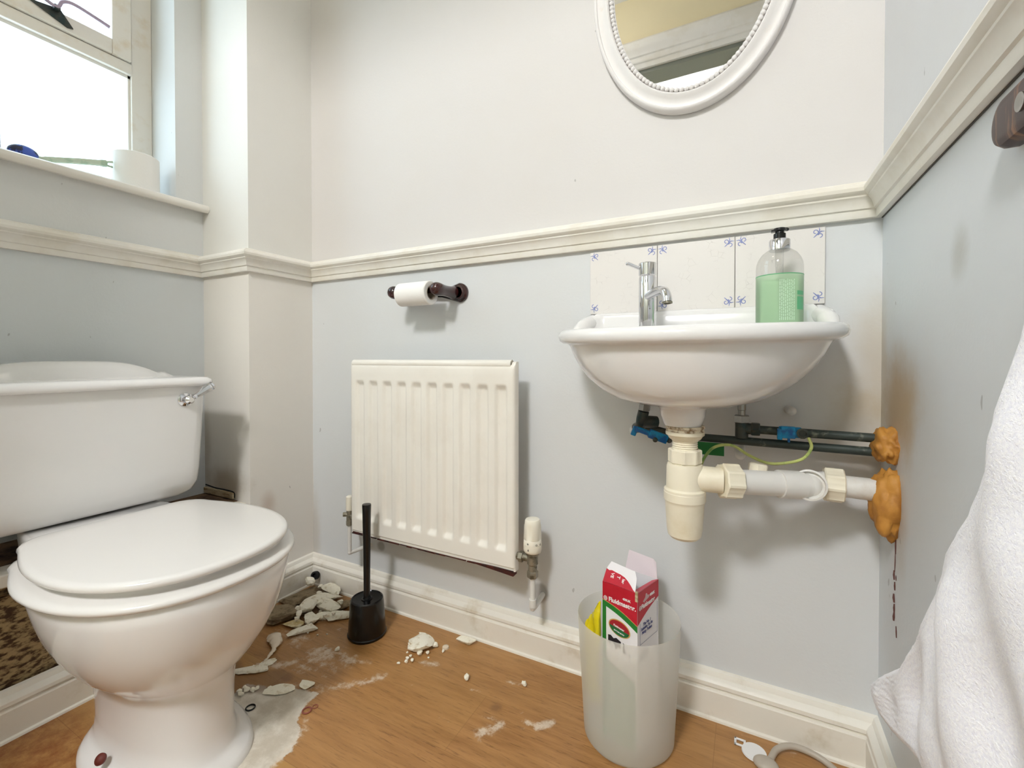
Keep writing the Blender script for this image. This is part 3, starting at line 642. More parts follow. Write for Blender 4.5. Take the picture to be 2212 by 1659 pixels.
# ------------------------------------------------------------------ supply pipes
PY = -0.062
def pipe_thing(name, label, z0, z1, x0, x1):
    t = thing(name, label, 'pipe', ((x0 + x1) / 2, PY, z0)); bm = BM(); tube(bm, [(x0, PY, z0), ((x0 + x1) / 2, PY, (z0 + z1) / 2), (x1, PY, z1)], 0.0078, 16)
    return t, abs_parent(link('pipe_length', bm, M['pipe'], t), t)
up, _ = pipe_thing('supply_pipe', 'upper tarnished copper water pipe with the blue clamp, ending in foam at the right wall', 0.6055, 0.6035, 1.285, 1.490)
lo, _ = pipe_thing('supply_pipe', 'lower tarnished copper water pipe running behind the bottle trap', 0.5835, 0.5800, 1.13, 1.490)
def fit(t, nm, bmf, mat, **k): o = link(nm, bmf, mat, **k); return abs_parent(o, t)
bm = BM(); tube(bm, [(1.2725, PY, 0.588), (1.2725, PY, 0.618)], 0.0115, 14); tube(bm, [(1.270, PY, 0.606), (1.290, PY, 0.606)], 0.0105, 14); fit(up, 'tee_fitting', bm, M['pipe_dark'])
bm = BM(); lathe(bm, [(0.012, 0), (0.013, 0.002), (0.013, 0.013), (0.012, 0.015)], (1.288, PY, 0.606), (1, 0, 0), 6); fit(up, 'pipe_nut', bm, M['pipe_dark'], smooth=False)
bm = BM(); lathe(bm, [(0.0135, 0), (0.0145, 0.001), (0.0145, 0.013), (0.0125, 0.014)], (1.2725, PY, 0.617), (0, 0, 1), 6); fit(up, 'tap_connector_nut', bm, M['steel'], smooth=False)
bm = BM(); lathe(bm, [(0.0062, 0), (0.0062, 0.010), (0.0072, 0.011), (0.0072, 0.024), (0.006, 0.026), (0.006, 0.060)], (1.2725, PY, 0.630), (0, 0, 1), 16); fit(up, 'braided_tail', bm, M['steel'])
bm = BM(); lathe(bm, [(0.0098, 0), (0.0098, 0.035)], (1.333, PY, 0.6045), (1, 0, 0), 14)
box(bm, 1.336, 1.358, PY - 0.016, PY - 0.004, 0.595, 0.616); box(bm, 1.330, 1.338, PY - 0.018, PY, 0.592, 0.611); box(bm, 1.346, 1.35, PY - 0.017, PY - 0.008, 0.588, 0.596)
fit(up, 'earth_clamp', bm, M['blue_tag'], smooth=False, bev=0.001)
bm = BM(); lathe(bm, [(0.009, 0), (0.0095, 0.003), (0.0095, 0.010), (0.006, 0.011), (0.006, 0.007)], (1.369, PY - 0.003, 0.604), (0, -1, 0.1), 10); fit(up, 'clamp_screw', bm, M['pipe_dark'])
# left-hand isolating valve and feed under the tap
bm = BM(); tube(bm, spline([(1.098, -0.10, 0.633), (1.094, -0.098, 0.618), (1.090, -0.09, 0.603), (1.079, -0.075, 0.595)], 5), 0.0108, 14); tube(bm, [(1.092, -0.095, 0.612), (1.118, -0.075, 0.609)], 0.0125, 14)
tube(bm, [(1.083, -0.08, 0.602), (1.160, -0.068, 0.5835)], 0.0076, 14); fit(lo, 'isolating_valve', bm, M['pipe_dark'])
bm = BM(); lathe(bm, [(0.0105, 0), (0.0115, 0.001), (0.0115, 0.013), (0.0095, 0.014)], (1.099, -0.101, 0.634), (0.12, 0, 1), 6); fit(lo, 'tap_connector_nut', bm, M['steel'], smooth=False)
bm = BM(); tube(bm, [(1.10, -0.101, 0.647), (1.103, -0.10, 0.675)], 0.006, 12); fit(lo, 'braided_tail', bm, M['steel'])
bm = BM(); Lm = basis((1.087, -0.118, 0.601), Vector((0.90, 0.28, -0.33)).normalized(), Vector((-0.3, 0.95, 0)).normalized(), Vector((0.33, 0.1, 0.93)).normalized())
box(bm, 0, 0.044, -0.006, 0.004, -0.006, 0.004, mtx=Lm); box(bm, 0.026, 0.062, -0.009, 0.006, -0.009, 0.008, mtx=Lm); box(bm, -0.006, 0.004, -0.004, 0.004, -0.016, 0.003, mtx=Lm)
fit(lo, 'earth_clamp', bm, M['blue_tag'], smooth=False, bev=0.0015)
bm = BM(); sphere(bm, Lm @ Vector((0.040, -0.010, -0.008)), 0.005, 10, 8); sphere(bm, Lm @ Vector((0.066, -0.002, 0.0)), 0.006, 10, 8); fit(lo, 'clamp_screw', bm, M['pipe_dark'])
bm = BM(); box(bm, 1.196, 1.243, -0.074, -0.072, 0.552, 0.576); fit(lo, 'earth_label', bm, M['green_tag'], smooth=False)
# white rounded stubs in the wall
def stub(label, p, d, L, r):
    bm = BM(); lathe(bm, [(r, 0), (r, L), (r * 0.85, L + r * 0.45), (r * 0.45, L + r * 0.85), (0.0005, L + r)], (0, 0, 0), d, 18)
    o = link('wall_fixing_stub', bm, M['pvc_white']); o.location = p; tag(o, label, 'wall stub', 'painted round ended stubs in the wall under the basin')
stub('white round ended wall stub above the blue clamp', (1.352, 0.002, 0.640), (0.12, -1, -0.02), 0.030, 0.0082)
stub('white round ended wall stub left of the blue lever valve', (1.070, 0.002, 0.590), (-0.10, -1, -0.14), 0.045, 0.0095)
stub('white round ended wall stub below the two copper pipes', (1.268, 0.002, 0.565), (0.06, -1, -0.32), 0.045, 0.0098)
wire = spline([(1.378, PY - 0.012, 0.598), (1.381, -0.085, 0.583), (1.368, -0.10, 0.566), (1.345, -0.105, 0.557), (1.315, -0.105, 0.553), (1.285, -0.10, 0.563), (1.262, -0.10, 0.577), (1.243, -0.105, 0.579), (1.225, -0.11, 0.572), (1.212, -0.115, 0.555), (1.206, -0.12, 0.540)], 8)
bm = BM(); tube(bm, wire, 0.0026, 8); tag(link('earth_wire', bm, M['wire']), 'thin green and yellow earth wire looping from the blue clamp down to the waste pipe', 'wire')

# ------------------------------------------------------------------ foam in the corner
def lump(name, c, sc, mat, seed, amp=0.25, freq=1.6, sub=4):
    bm = BM(); bmesh.ops.create_icosphere(bm, subdivisions=sub, radius=1.0)
    for v in bm.verts:
        q = v.co.normalized(); n1 = noise.noise(q * freq + Vector((seed, seed * 1.7, 0))) + 0.5 * noise.noise(q * freq * 2.7 + Vector((0, seed, 3)))
        q = q * (1 + amp * n1); v.co = Vector((q.x * sc[0], q.y * sc[1], q.z * sc[2]))
    o = link(name, bm, mat, angle=180); o.location = c; return o
tag(lump('expanding_foam', (1.486, -0.098, 0.505), (0.026, 0.028, 0.056), M['foam'], 3.1, 0.32), 'large orange brown lump of expanding foam where the white waste pipe enters the right wall', 'foam', 'foam lumps in the right hand corner')
tag(lump('expanding_foam', (1.486, -0.076, 0.594), (0.019, 0.040, 0.028), M['foam'], 8.4, 0.34, 1.8), 'smaller orange foam lump around the two copper pipes at the right wall', 'foam', 'foam lumps in the right hand corner')
bm = BM()
for (ya, za), (yb_, zb), r in (((-0.1004, 0.452), (-0.0995, 0.425), 0.0016), ((-0.0985, 0.428), (-0.096, 0.395), 0.0010), ((-0.093, 0.396), (-0.094, 0.381), 0.0022), ((-0.097, 0.379), (-0.098, 0.366), 0.0020), ((-0.093, 0.358), (-0.096, 0.345), 0.0030), ((-0.096, 0.343), (-0.096, 0.329), 0.0024), ((-0.096, 0.329), (-0.094, 0.315), 0.0030), ((-0.103, 0.392), (-0.104, 0.384), 0.001), ((-0.106, 0.312), (-0.109, 0.295), 0.0014)):
    tube(bm, [(XR - 0.0006, ya, za), (XR - 0.0006, (ya + yb_) / 2 + random.uniform(-.001, .001), (za + zb) / 2), (XR - 0.0006, yb_, zb)], [r * 0.4, r * 0.75, r * 0.45], 6)
tag(link('drip_stain', bm, M['drip']), 'broken dark brown drip line on the right wall below the large foam lump', 'stain')

# ------------------------------------------------------------------ splashback tiles
def motif(parent, cx_, cz, sx, sz):
    """little blue scroll: two curls and a leaf"""
    bm = BM(); y = -0.0078; s = 0.0085
    def P2(u, v): return (cx_ + sx * u * s, y, cz + sz * v * s)
    c1 = [P2(0.9 * math.cos(a) * (1 - i * 0.05) * 0.55 - 0.55, 0.55 * math.sin(a) * (1 - i * 0.05) + 0.25) for i, a in enumerate([k * 0.5 for k in range(11)])]
    c2 = [P2(0.25 + 0.55 * math.sin(a) * (1 - i * 0.05), -0.5 - 0.5 * math.cos(a) * (1 - i * 0.05)) for i, a in enumerate([k * 0.5 for k in range(10)])]
    tube(bm, c1, 0.00085, 6); tube(bm, c2, 0.00085, 6)
    tube(bm, [P2(-0.9, -0.9), P2(-0.2, -0.2), P2(0.5, 0.35), P2(1.1, 0.3)], [0.0006, 0.0013, 0.0011, 0.0005], 6)
    tube(bm, [P2(-0.1, -0.1), P2(0.2, 0.6), P2(0.1, 1.2)], [0.0011, 0.0010, 0.0004], 6)
    for v in bm.verts: v.co.y = y + (v.co.y - y) * 0.25
    link('corner_motif', bm, M['motif'], parent)
TX0 = 0.9567; TW = 0.1506
for i, nm in enumerate(('left hand crackled white splashback tile, behind the chrome tap', 'middle crackled white splashback tile above the basin', 'right hand crackled white splashback tile, behind the soap bottle')):
    x0 = TX0 + i * (TW + 0.0004); x1 = x0 + TW - 0.0006
    bm = BM(); box(bm, x0, x1, -0.0075, 0.0005, 0.8405, 0.9835)
    t = link('splashback_tile', bm, M['tile'], bev=0.0012); tag(t, nm, 'tile', 'splashback tiles')
    for mx, sx in ((x0 + 0.011, -1), (x1 - 0.011, 1)):
        for mz, sz in ((0.8405 + 0.014, -1), (0.9835 - 0.011, 1)): motif(t, mx, mz, sx, sz)

# ------------------------------------------------------------------ tap
tap = thing('basin_tap', 'chrome mixer tap with a swivelled spout on the left of the basin', 'tap', (1.1015, -0.085, 0.796))
AT = lambda o: abs_parent(o, tap)
bm = BM(); lathe(bm, [(0.0165, 0), (0.0172, 0.002), (0.0172, 0.1065), (0.0165, 0.108)], (1.1015, -0.085, 0.795), n=36)
AT(link('tap_body', bm, M['chrome']))
bm = BM(); lathe(bm, [(0.0160, 0), (0.0175, 0.0015), (0.0175, 0.0245), (0.0163, 0.026), (0.001, 0.0262)], (1.1015, -0.085, 0.9050), n=36)
hd = AT(link('tap_handle', bm, M['chrome']))
bm = BM(); tube(bm, [(1.088, -0.092, 0.920), (1.070, -0.099, 0.9285), (1.0655, -0.101, 0.9300)], [0.0034, 0.0040, 0.0042], 12); sphere(bm, (1.0655, -0.101, 0.930), 0.0042, 12, 8); link('handle_lever', bm, M['chrome'], hd)
bm = BM(); tube(bm, spline([(1.1015, -0.092, 0.861), (1.116, -0.108, 0.866), (1.133, -0.126, 0.8685), (1.143, -0.137, 0.864), (1.148, -0.143, 0.853), (1.149, -0.145, 0.8435)], 6), 0.0088, 18); AT(link('spout', bm, M['chrome']))
bm = BM(); lathe(bm, [(0.0092, 0), (0.0092, 0.003), (0.0065, 0.0032), (0.0065, 0.001)], (1.149, -0.145, 0.8435), (0.05, -0.08, -1), 18); AT(link('aerator', bm, M['brass']))

# ------------------------------------------------------------------ soap bottle
def clearmat(name, col, gl=0.25):
    m, nt, b = newmat(name); out = nt.nodes['Material Output']
    t = nt.nodes.new('ShaderNodeBsdfTransparent'); t.inputs[0].default_value = col
    g = nt.nodes.new('ShaderNodeBsdfGlossy'); g.inputs['Roughness'].default_value = 0.04
    lw = nt.nodes.new('ShaderNodeLayerWeight'); lw.inputs[0].default_value = gl
    mx = nt.nodes.new('ShaderNodeMixShader'); nt.links.new(math_(nt, 'MULTIPLY', lw.outputs['Facing'], 0.8), mx.inputs[0])
    nt.links.new(t.outputs[0], mx.inputs[1]); nt.links.new(g.outputs[0], mx.inputs[2]); nt.links.new(mx.outputs[0], out.inputs[0]); return m
M['clear'] = clearmat('clear_bottle_plastic', (0.93, 0.93, 0.92, 1), 0.15)
def softmat(name, col, tr, trans=0.0, rough=0.3):
    m, nt, b = newmat(name); out = nt.nodes['Material Output']
    d = nt.nodes.new('ShaderNodeBsdfDiffuse'); d.inputs[0].default_value = rgb(col)
    t = nt.nodes.new('ShaderNodeBsdfTranslucent'); t.inputs[0].default_value = rgb(col)
    m1 = nt.nodes.new('ShaderNodeMixShader'); m1.inputs[0].default_value = 0.45; nt.links.new(d.outputs[0], m1.inputs[1]); nt.links.new(t.outputs[0], m1.inputs[2])
    tp = nt.nodes.new('ShaderNodeBsdfTransparent'); tp.inputs[0].default_value = tr
    m2 = nt.nodes.new('ShaderNodeMixShader'); m2.inputs[0].default_value = trans; nt.links.new(m1.outputs[0], m2.inputs[1]); nt.links.new(tp.outputs[0], m2.inputs[2])
    g = nt.nodes.new('ShaderNodeBsdfGlossy'); g.inputs['Roughness'].default_value = rough
    lw = nt.nodes.new('ShaderNodeFresnel'); lw.inputs[0].default_value = 1.25; m3 = nt.nodes.new('ShaderNodeMixShader'); nt.links.new(lw.outputs[0], m3.inputs[0]); nt.links.new(m2.outputs[0], m3.inputs[1]); nt.links.new(g.outputs[0], m3.inputs[2])
    nt.links.new(m3.outputs[0], out.inputs[0]); return m
bot = thing('soap_bottle', 'clear pump soap bottle with green label standing on the right of the basin', 'soap bottle', (1.3305, -0.095, 0.7915))
AB = lambda o: o
BR = 0.0365
bm = BM(); lathe(bm, [(0.030, 0.0005), (BR - 0.001, 0.003), (BR, 0.008), (BR, 0.106), (BR - 0.0008, 0.114), (0.0330, 0.122), (0.0272, 0.131), (0.0195, 0.137), (0.0135, 0.1395), (0.0115, 0.141)], n=40, cap=False)
link('bottle_body', bm, M['clear'], bot)
bm = BM(); lathe(bm, [(BR + 0.0003, 0.004), (BR + 0.0003, 0.0915)], n=48, cap=False)
lab = link('bottle_label', bm, softmat('green_soap_label', (214, 246, 208), (0.80, 0.97, 0.82, 1), 0.45), bot)
bm = BM(); lathe(bm, [(BR + 0.0005, 0.0905), (BR + 0.0005, 0.0920)], n=48, cap=False); link('label_edge', bm, simple('darker_green_edge', (88, 170, 118), 0.4), lab, smooth=True)
bm = BM()   # rows of fine print on the label, as short pale strokes around the curve
cam_ang = math.atan2(-0.915, -0.05)
def arc(bm, a0, a1, z0, z1, r):
    k = 6; ra = [Vector((r * math.cos(a0 + (a1 - a0) * i / k), r * math.sin(a0 + (a1 - a0) * i / k), z0)) for i in range(k + 1)]; rb = [p + Vector((0, 0, z1 - z0)) for p in ra]
    loft(bm, [ra, rb], closed=False)
for q in range(9):
    a0 = cam_ang + 0.02 + q * 0.075; z = 0.012
    while z < 0.080:
        L_ = random.uniform(0.002, 0.007); arc(bm, a0, a0 + 0.022, z, min(z + L_, 0.081), BR + 0.0008); z += L_ + 0.0012
M['fineprint'] = simple('pale_label_print', (218, 240, 220), 0.5)
link('label_print', bm, M['fineprint'], lab, smooth=False)
bm = BM(); arc(bm, cam_ang + 0.78, cam_ang + 1.25, 0.055, 0.062, BR + 0.0008); arc(bm, cam_ang + 0.78, cam_ang + 1.25, 0.03, 0.052, BR + 0.0007); link('label_panel', bm, simple('dark_green_panel', (96, 178, 128), 0.4), lab, smooth=False)
bm = BM(); lathe(bm, [(0.0155, 0.1365), (0.0165, 0.1375), (0.0165, 0.1545), (0.0155, 0.156), (0.008, 0.1562)], n=32); link('pump_collar', bm, M['chrome'], bot)
bm = BM(); lathe(bm, [(0.0096, 0.1560), (0.0096, 0.1665), (0.007, 0.168), (0.0065, 0.172)], n=20)
lathe(bm, [(0.0095, 0.171), (0.0105, 0.1725), (0.0095, 0.176), (0.004, 0.177)], n=20)
tube(bm, [(0, 0, 0.174), (0.011, 0.012, 0.1765), (0.013, 0.014, 0.1765)], [0.0045, 0.0035, 0.003], 10); box(bm, -0.013, 0.002, -0.006, 0.006, 0.1705, 0.1735)
link('pump_head', bm, M['black'], bot)
bm = BM(); tube(bm, [(0, 0, 0.139), (0, 0, 0.115), (0.002, 0, 0.02)], [0.007, 0.0065, 0.003], 12); link('pump_tube', bm, M['clear'], bot)

# ------------------------------------------------------------------ radiator
RX0, RX1, RZb, RZt, RY = 0.268, 0.801, 0.236, 0.731, -0.088
rad = thing('radiator', 'white steel panel radiator with vertical grooves on the back wall', 'radiator', ((RX0 + RX1) / 2, 0, RZb))
AR = lambda o: abs_parent(o, rad)
bm = BM(); cols = 10; pitch = (RX1 - RX0 - 0.024) / cols
def gd(x, z):
    u = (x - RX0 - 0.012) / pitch; k = u - math.floor(u)
    if u < 0 or u > cols: return 0
    g = max(0, min(1, (0.5 - abs(k - 0.5) - 0.16) / 0.13)); g = g * g * (3 - 2 * g)
    a = max(0, min(1, (RZt - 0.052 - z) / 0.018)); b_ = max(0, min(1, (z - RZb - 0.042) / 0.018)); a = min(a, b_); a = a * a * (3 - 2 * a)
    return 0.0085 * g * a
xs = [RX0, RX0 + 0.003, RX0 + 0.008] + [RX0 + 0.012 + pitch * cols * i / 160 for i in range(161)] + [RX1 - 0.008, RX1 - 0.003, RX1]
zs = [RZb, RZb + 0.002, RZb + 0.008, RZb + 0.010, RZb + 0.012, RZb + 0.03] + [RZb + 0.04 + 0.022 * i / 8 for i in range(9)] + [RZb + 0.08 + (RZt - RZb - 0.16) * i / 6 for i in range(7)] + [RZt - 0.072 + 0.022 * i / 8 for i in range(9)] + [RZt - 0.035, RZt - 0.02, RZt - 0.010, RZt - 0.004, RZt]
def edge(x, z):
    e = 0
    for d_ in (x - RX0, RX1 - x): e = max(e, 0.006 * max(0, 1 - d_ / 0.006) ** 2)
    if z < RZb + 0.009: e = max(e, 0.0035)
    e = max(e, 0.010 * max(0, 1 - (RZt - z) / 0.020) ** 2); return e
gr = [[bm.verts.new((x, RY + gd(x, z) + edge(x, z), z)) for x in xs] for z in zs]
for j in range(len(zs) - 1):
    for i in range(len(xs) - 1): bm.faces.new((gr[j][i], gr[j][i + 1], gr[j + 1][i + 1], gr[j + 1][i]))
r = bmesh.ops.extrude_face_region(bm, geom=bm.faces[:]); vs = [g for g in r['geom'] if isinstance(g, bmesh.types.BMVert)]
for v in vs: v.co.y = RY + 0.021
AR(link('panel', bm, M['radiator'], angle=50))
bm = BM(); tube(bm, [(RX0 + 0.006, RY + 0.011, RZt - 0.006), (RX1 - 0.012, RY + 0.011, RZt - 0.006)], 0.0105, 20); AR(link('top_roll', bm, M['radiator']))
bm = BM(); tube(bm, [(RX1 - 0.0125, RY + 0.011, RZt - 0.006), (RX1 - 0.010, RY + 0.011, RZt - 0.006)], 0.0075, 16); lathe(bm, [(0.004, 0), (0.004, 0.006)], (RX1 - 0.012, RY + 0.011, RZt - 0.006), (1, 0, 0), 10); AR(link('bleed_valve', bm, M['brass']))
bm = BM()
x = RX0 + 0.004; random.seed(3)
while x < RX1 - 0.13:
    L_ = random.uniform(0.012, 0.04); h = random.uniform(0.0012, 0.003); box(bm, x, x + L_, RY + 0.001, RY + 0.012, RZb - h, RZb + 0.0006); x += L_ + random.choice((0, 0, 0.004))
lathe(bm, [(0.004, 0), (0.0045, 0.02), (0.003, 0.06)], (RX0 + 0.006, RY + 0.006, RZb + 0.001), (1, 0, 0), 8)
loft(bm, [[Vector((RX1 - 0.13, RY + 0.002, RZb - 0.001)), Vector((RX1 - 0.13, RY + 0.018, RZb - 0.001)), Vector((RX1 - 0.13, RY + 0.018, RZb + 0.001)), Vector((RX1 - 0.13, RY + 0.0005, RZb + 0.001))],
          [Vector((RX1 - 0.05, RY + 0.0005, RZb - 0.006)), Vector((RX1 - 0.05, RY + 0.019, RZb - 0.006)), Vector((RX1 - 0.05, RY + 0.019, RZb + 0.002)), Vector((RX1 - 0.05, RY - 0.0005, RZb + 0.003))],
          [Vector((RX1 - 0.004, RY + 0.0005, RZb - 0.010)), Vector((RX1 - 0.004, RY + 0.019, RZb - 0.010)), Vector((RX1 - 0.004, RY + 0.019, RZb + 0.001)), Vector((RX1 - 0.004, RY + 0.001, RZb + 0.002))]])
AR(link('rusted_edge', bm, M['rust'], smooth=False))
for X in (RX0 + 0.09, RX1 - 0.09):
    bm = BM(); box(bm, X - 0.015, X + 0.015, RY + 0.02, 0.001, RZb + 0.04, RZt - 0.06); AR(link('wall_bracket', bm, M['radiator'], smooth=False))
# thermostatic valve, right
VX, VY = 0.841, -0.074
bm = BM(); tube(bm, [(RX1 - 0.002, VY, 0.272), (VX, VY, 0.272)], 0.0085, 16); lathe(bm, [(0.0125, 0), (0.0125, 0.010)], (RX1 + 0.006, VY, 0.272), (1, 0, 0), 6); lathe(bm, [(0.0105, 0.240), (0.0105, 0.258), (0.013, 0.262), (0.013, 0.281), (0.0155, 0.283), (0.0155, 0.290)], (VX, VY, 0), n=24)
lathe(bm, [(0.012, 0), (0.013, 0.002), (0.013, 0.014), (0.012, 0.016)], (VX, VY, 0.229), (0, 0, 1), 6)
vb = AR(link('valve_body', bm, M['brass'], angle=30))
bm = BM(); k = 48; rings = []
for z, r_, rib in ((0.288, 0.0165, 0), (0.290, 0.0195, 0), (0.2955, 0.0212, 0), (0.308, 0.0212, 0), (0.3083, 0.0206, 0), (0.3087, 0.0212, 0), (0.3180, 0.0208, 0), (0.3195, 0.0200, 0), (0.320, 0.0200, 0.0009), (0.352, 0.0186, 0.0009), (0.3535, 0.0186, 0), (0.3615, 0.0180, 0), (0.3655, 0.0160, 0), (0.3665, 0.012, 0), (0.3665, 0.001, 0)):
    rings.append([Vector((VX + (r_ + (rib if (i % 2 and i % 12 not in (0, 1, 11, 10)) else -rib * 0.5)) * math.cos(2 * PI * i / k), VY + (r_ + (rib if (i % 2 and i % 12 not in (0, 1, 11, 10)) else -rib * 0.5)) * math.sin(2 * PI * i / k), z)) for i in range(k)])
loft(bm, rings); hd = AR(link('thermostatic_head', bm, M['trv'], angle=40))
va = math.atan2(-0.94, 0.44)
def onhead(a, z): return basis((VX + 0.0215 * math.cos(a), VY + 0.0215 * math.sin(a), z), (-math.sin(a), math.cos(a), 0), (0, 0, 1), (math.cos(a), math.sin(a), 0))
def reparent(o, r): o.matrix_parent_inverse = r.matrix_world.inverted() if False else Matrix.Identity(4); return o
for s, a, z, sz in (('*', -0.55, 0.3085, 0.010), ('O', 0.42, 0.3095, 0.006), ('C', 0.95, 0.3095, 0.006)):
    text_mesh('dial_mark', s, sz, M['inkblack'], hd, onhead(va + a, z), 'CENTER')
bm = BM(); m_ = onhead(va - 0.50, 0.2975); plate(bm, [m_ @ Vector(p) for p in ((-0.0015, 0, 0), (0.0015, 0, 0), (0, 0.0055, 0))], (m_[0][2], m_[1][2], m_[2][2]), 0.0003); link('dial_arrow', bm, M['inkblack'], hd, smooth=False)
bm = BM(); tube(bm, [(VX, VY, 0.231), (VX, VY, 0.165)], 0.0062, 14); tube(bm, [(VX, VY, 0.178), (VX, VY, 0.160)], 0.0085, 14); tube(bm, spline([(VX, VY, 0.160), (VX - 0.001, VY + 0.008, 0.1535), (VX - 0.006, 0.0, 0.153)], 5), 0.0065, 12); AR(link('feed_pipe', bm, M['pvc_white']))
# lockshield, left
LX, LY = 0.240, -0.066
bm = BM(); lathe(bm, [(0.010, 0.290), (0.0108, 0.292), (0.0098, 0.330), (0.006, 0.333)], (LX, LY, 0), n=18); AR(link('lockshield_cap', bm, M['trv']))
bm = BM(); lathe(bm, [(0.009, 0.250), (0.009, 0.292)], (LX, LY, 0), n=16); tube(bm, [(LX, LY, 0.272), (RX0 + 0.004, LY, 0.272)], 0.008, 12); tube(bm, [(LX - 0.014, LY - 0.012, 0.278), (LX, LY, 0.278)], 0.0065, 10); lathe(bm, [(0.0105, 0), (0.0105, 0.012)], (LX, LY, 0.246), (0, 0, 1), 6); AR(link('lockshield_body', bm, M['brass'], angle=30))
bm = BM(); tube(bm, [(LX, LY, 0.25), (LX, LY, 0.166)], 0.0058, 12); tube(bm, [(LX, LY - 0.001, 0.163), (LX + 0.022, 0.0, 0.168)], 0.0058, 12); sphere(bm, (LX, LY, 0.164), 0.0068, 12, 8); AR(link('return_pipe', bm, M['pvc_white']))

# ------------------------------------------------------------------ toilet roll holder
hold = thing('toilet_roll_holder', 'dark red mahogany toilet roll holder fixed to the wall above the radiator', 'toilet roll holder', (0.503, 0, 0.917))
AH = lambda o: abs_parent(o, hold)
bm = BM(); pr = []
def stad(hw, r, y, k=14):
    p = []
    for s in (1, -1):
        for i in range(k + 1):
            a = s * (-PI / 2 + PI * i / k); p.append(Vector((0.503 + s * (hw - r) + s * r * math.cos(a), y, 0.9165 + s * r * math.sin(a))))
    return p
loft(bm, [stad(0.1135, 0.026, 0.001), stad(0.1135, 0.026, -0.006), stad(0.111, 0.0235, -0.0095), stad(0.108, 0.0205, -0.010), stad(0.106, 0.0185, -0.014), stad(0.102, 0.0145, -0.015)])
AH(link('back_plate', bm, M['dark_wood'], angle=30))
for s, X in (('l', 0.434), ('r', 0.576)):
    bm = BM(); d = 1
    lathe(bm, [(0.0185, 0), (0.0175, 0.004), (0.0155, 0.010), (0.0145, 0.030), (0.0150, 0.048), (0.0165, 0.058), (0.0175, 0.068), (0.0170, 0.078), (0.0135, 0.086), (0.007, 0.090), (0.0005, 0.091)], (X, -0.013, 0.9165), (0, -1, 0), 24)
    AH(link('arm', bm, M['dark_wood']))
bm = BM(); tube(bm, [(0.434, -0.080, 0.9165), (0.576, -0.080, 0.9165)], 0.008, 14); AH(link('spindle', bm, M['dark_wood']))
rollt = thing('toilet_roll', 'partly used white toilet roll on the dark wooden holder', 'toilet roll', (0.505, -0.082, 0.909))
def roll_mesh(r, h, ri=0.019, ax='Z'):
    bm = BM(); k = 48; prof = [(ri, 0), (r - 0.002, 0), (r, 0.002), (r, h - 0.002), (r - 0.002, h), (ri, h), (ri, 0)]
    rings = [[Vector((q * math.cos(2 * PI * i / k), q * math.sin(2 * PI * i / k), z)) for i in range(k)] for q, z in prof]
    loft(bm, rings, False, False)
    if ax == 'X': bmesh.ops.transform(bm, matrix=Matrix.Rotation(PI / 2, 4, 'Y') @ Matrix.Translation((0, 0, -h / 2)), verts=bm.verts)
    return bm
link('paper', roll_mesh(0.031, 0.100, 0.0185, 'X'), M['tissue'], rollt)
bm = roll_mesh(0.0187, 0.101, 0.0175, 'X'); link('core', bm, M['tissue_grey'], rollt)

# ------------------------------------------------------------------ mirror
MX, MZ, MA, MB = 1.171, 1.547, 0.2040, 0.2925
mir = thing('wall_mirror', 'oval mirror in a beaded white frame above the basin', 'mirror', (MX, 0, MZ))
def oval(a, b_, y, k=96): return [Vector((MX + a * math.cos(2 * PI * i / k), y, MZ + b_ * math.sin(2 * PI * i / k))) for i in range(k)]
FR = [(0.0, -0.001), (0.0005, -0.014), (-0.001, -0.020), (-0.004, -0.0225), (-0.007, -0.0225), (-0.009, -0.019), (-0.017, -0.0185), (-0.025, -0.022), (-0.030, -0.0265), (-0.033, -0.027), (-0.0345, -0.025), (-0.0355, -0.0245), (-0.036, -0.019), (-0.0470, -0.019), (-0.0475, -0.010)]
bm = BM(); loft(bm, [oval(MA + o, MB + o, y) for o, y in FR], False, False); AM = lambda o: abs_parent(o, mir)
AM(link('frame', bm, M['mirror_frame'], angle=50))
bm = BM(); nb = 132; per = 0
for i in range(nb):
    t = 2 * PI * i / nb; a, b_ = MA - 0.0425, MB - 0.0425
    # even spacing by reparametrisation
    per = t
L = [0]; pts = []
for i in range(2001):
    t = 2 * PI * i / 2000; pts.append((MX + (MA - 0.0415) * math.cos(t), MZ + (MB - 0.0415) * math.sin(t)))
    if i: L.append(L[-1] + math.hypot(pts[i][0] - pts[i - 1][0], pts[i][1] - pts[i - 1][1]))
nb = int(L[-1] / 0.0098); j = 0
for i in range(nb):
    s = L[-1] * i / nb
    while L[j] < s: j += 1
    sphere(bm, (pts[j][0], -0.0215, pts[j][1]), 0.0052, 10, 6)
o = AM(link('bead_border', bm, M['mirror_frame']))
bm = BM(); bm.faces.new([bm.verts.new(p) for p in oval(MA - 0.0455, MB - 0.0455, -0.0165)]); 
r = bmesh.ops.extrude_face_region(bm, geom=bm.faces[:]); [setattr(v.co, 'y', -0.012) for v in r['geom'] if isinstance(v, bmesh.types.BMVert)]
AM(link('mirror_glass', bm, M['mirror'], smooth=False))

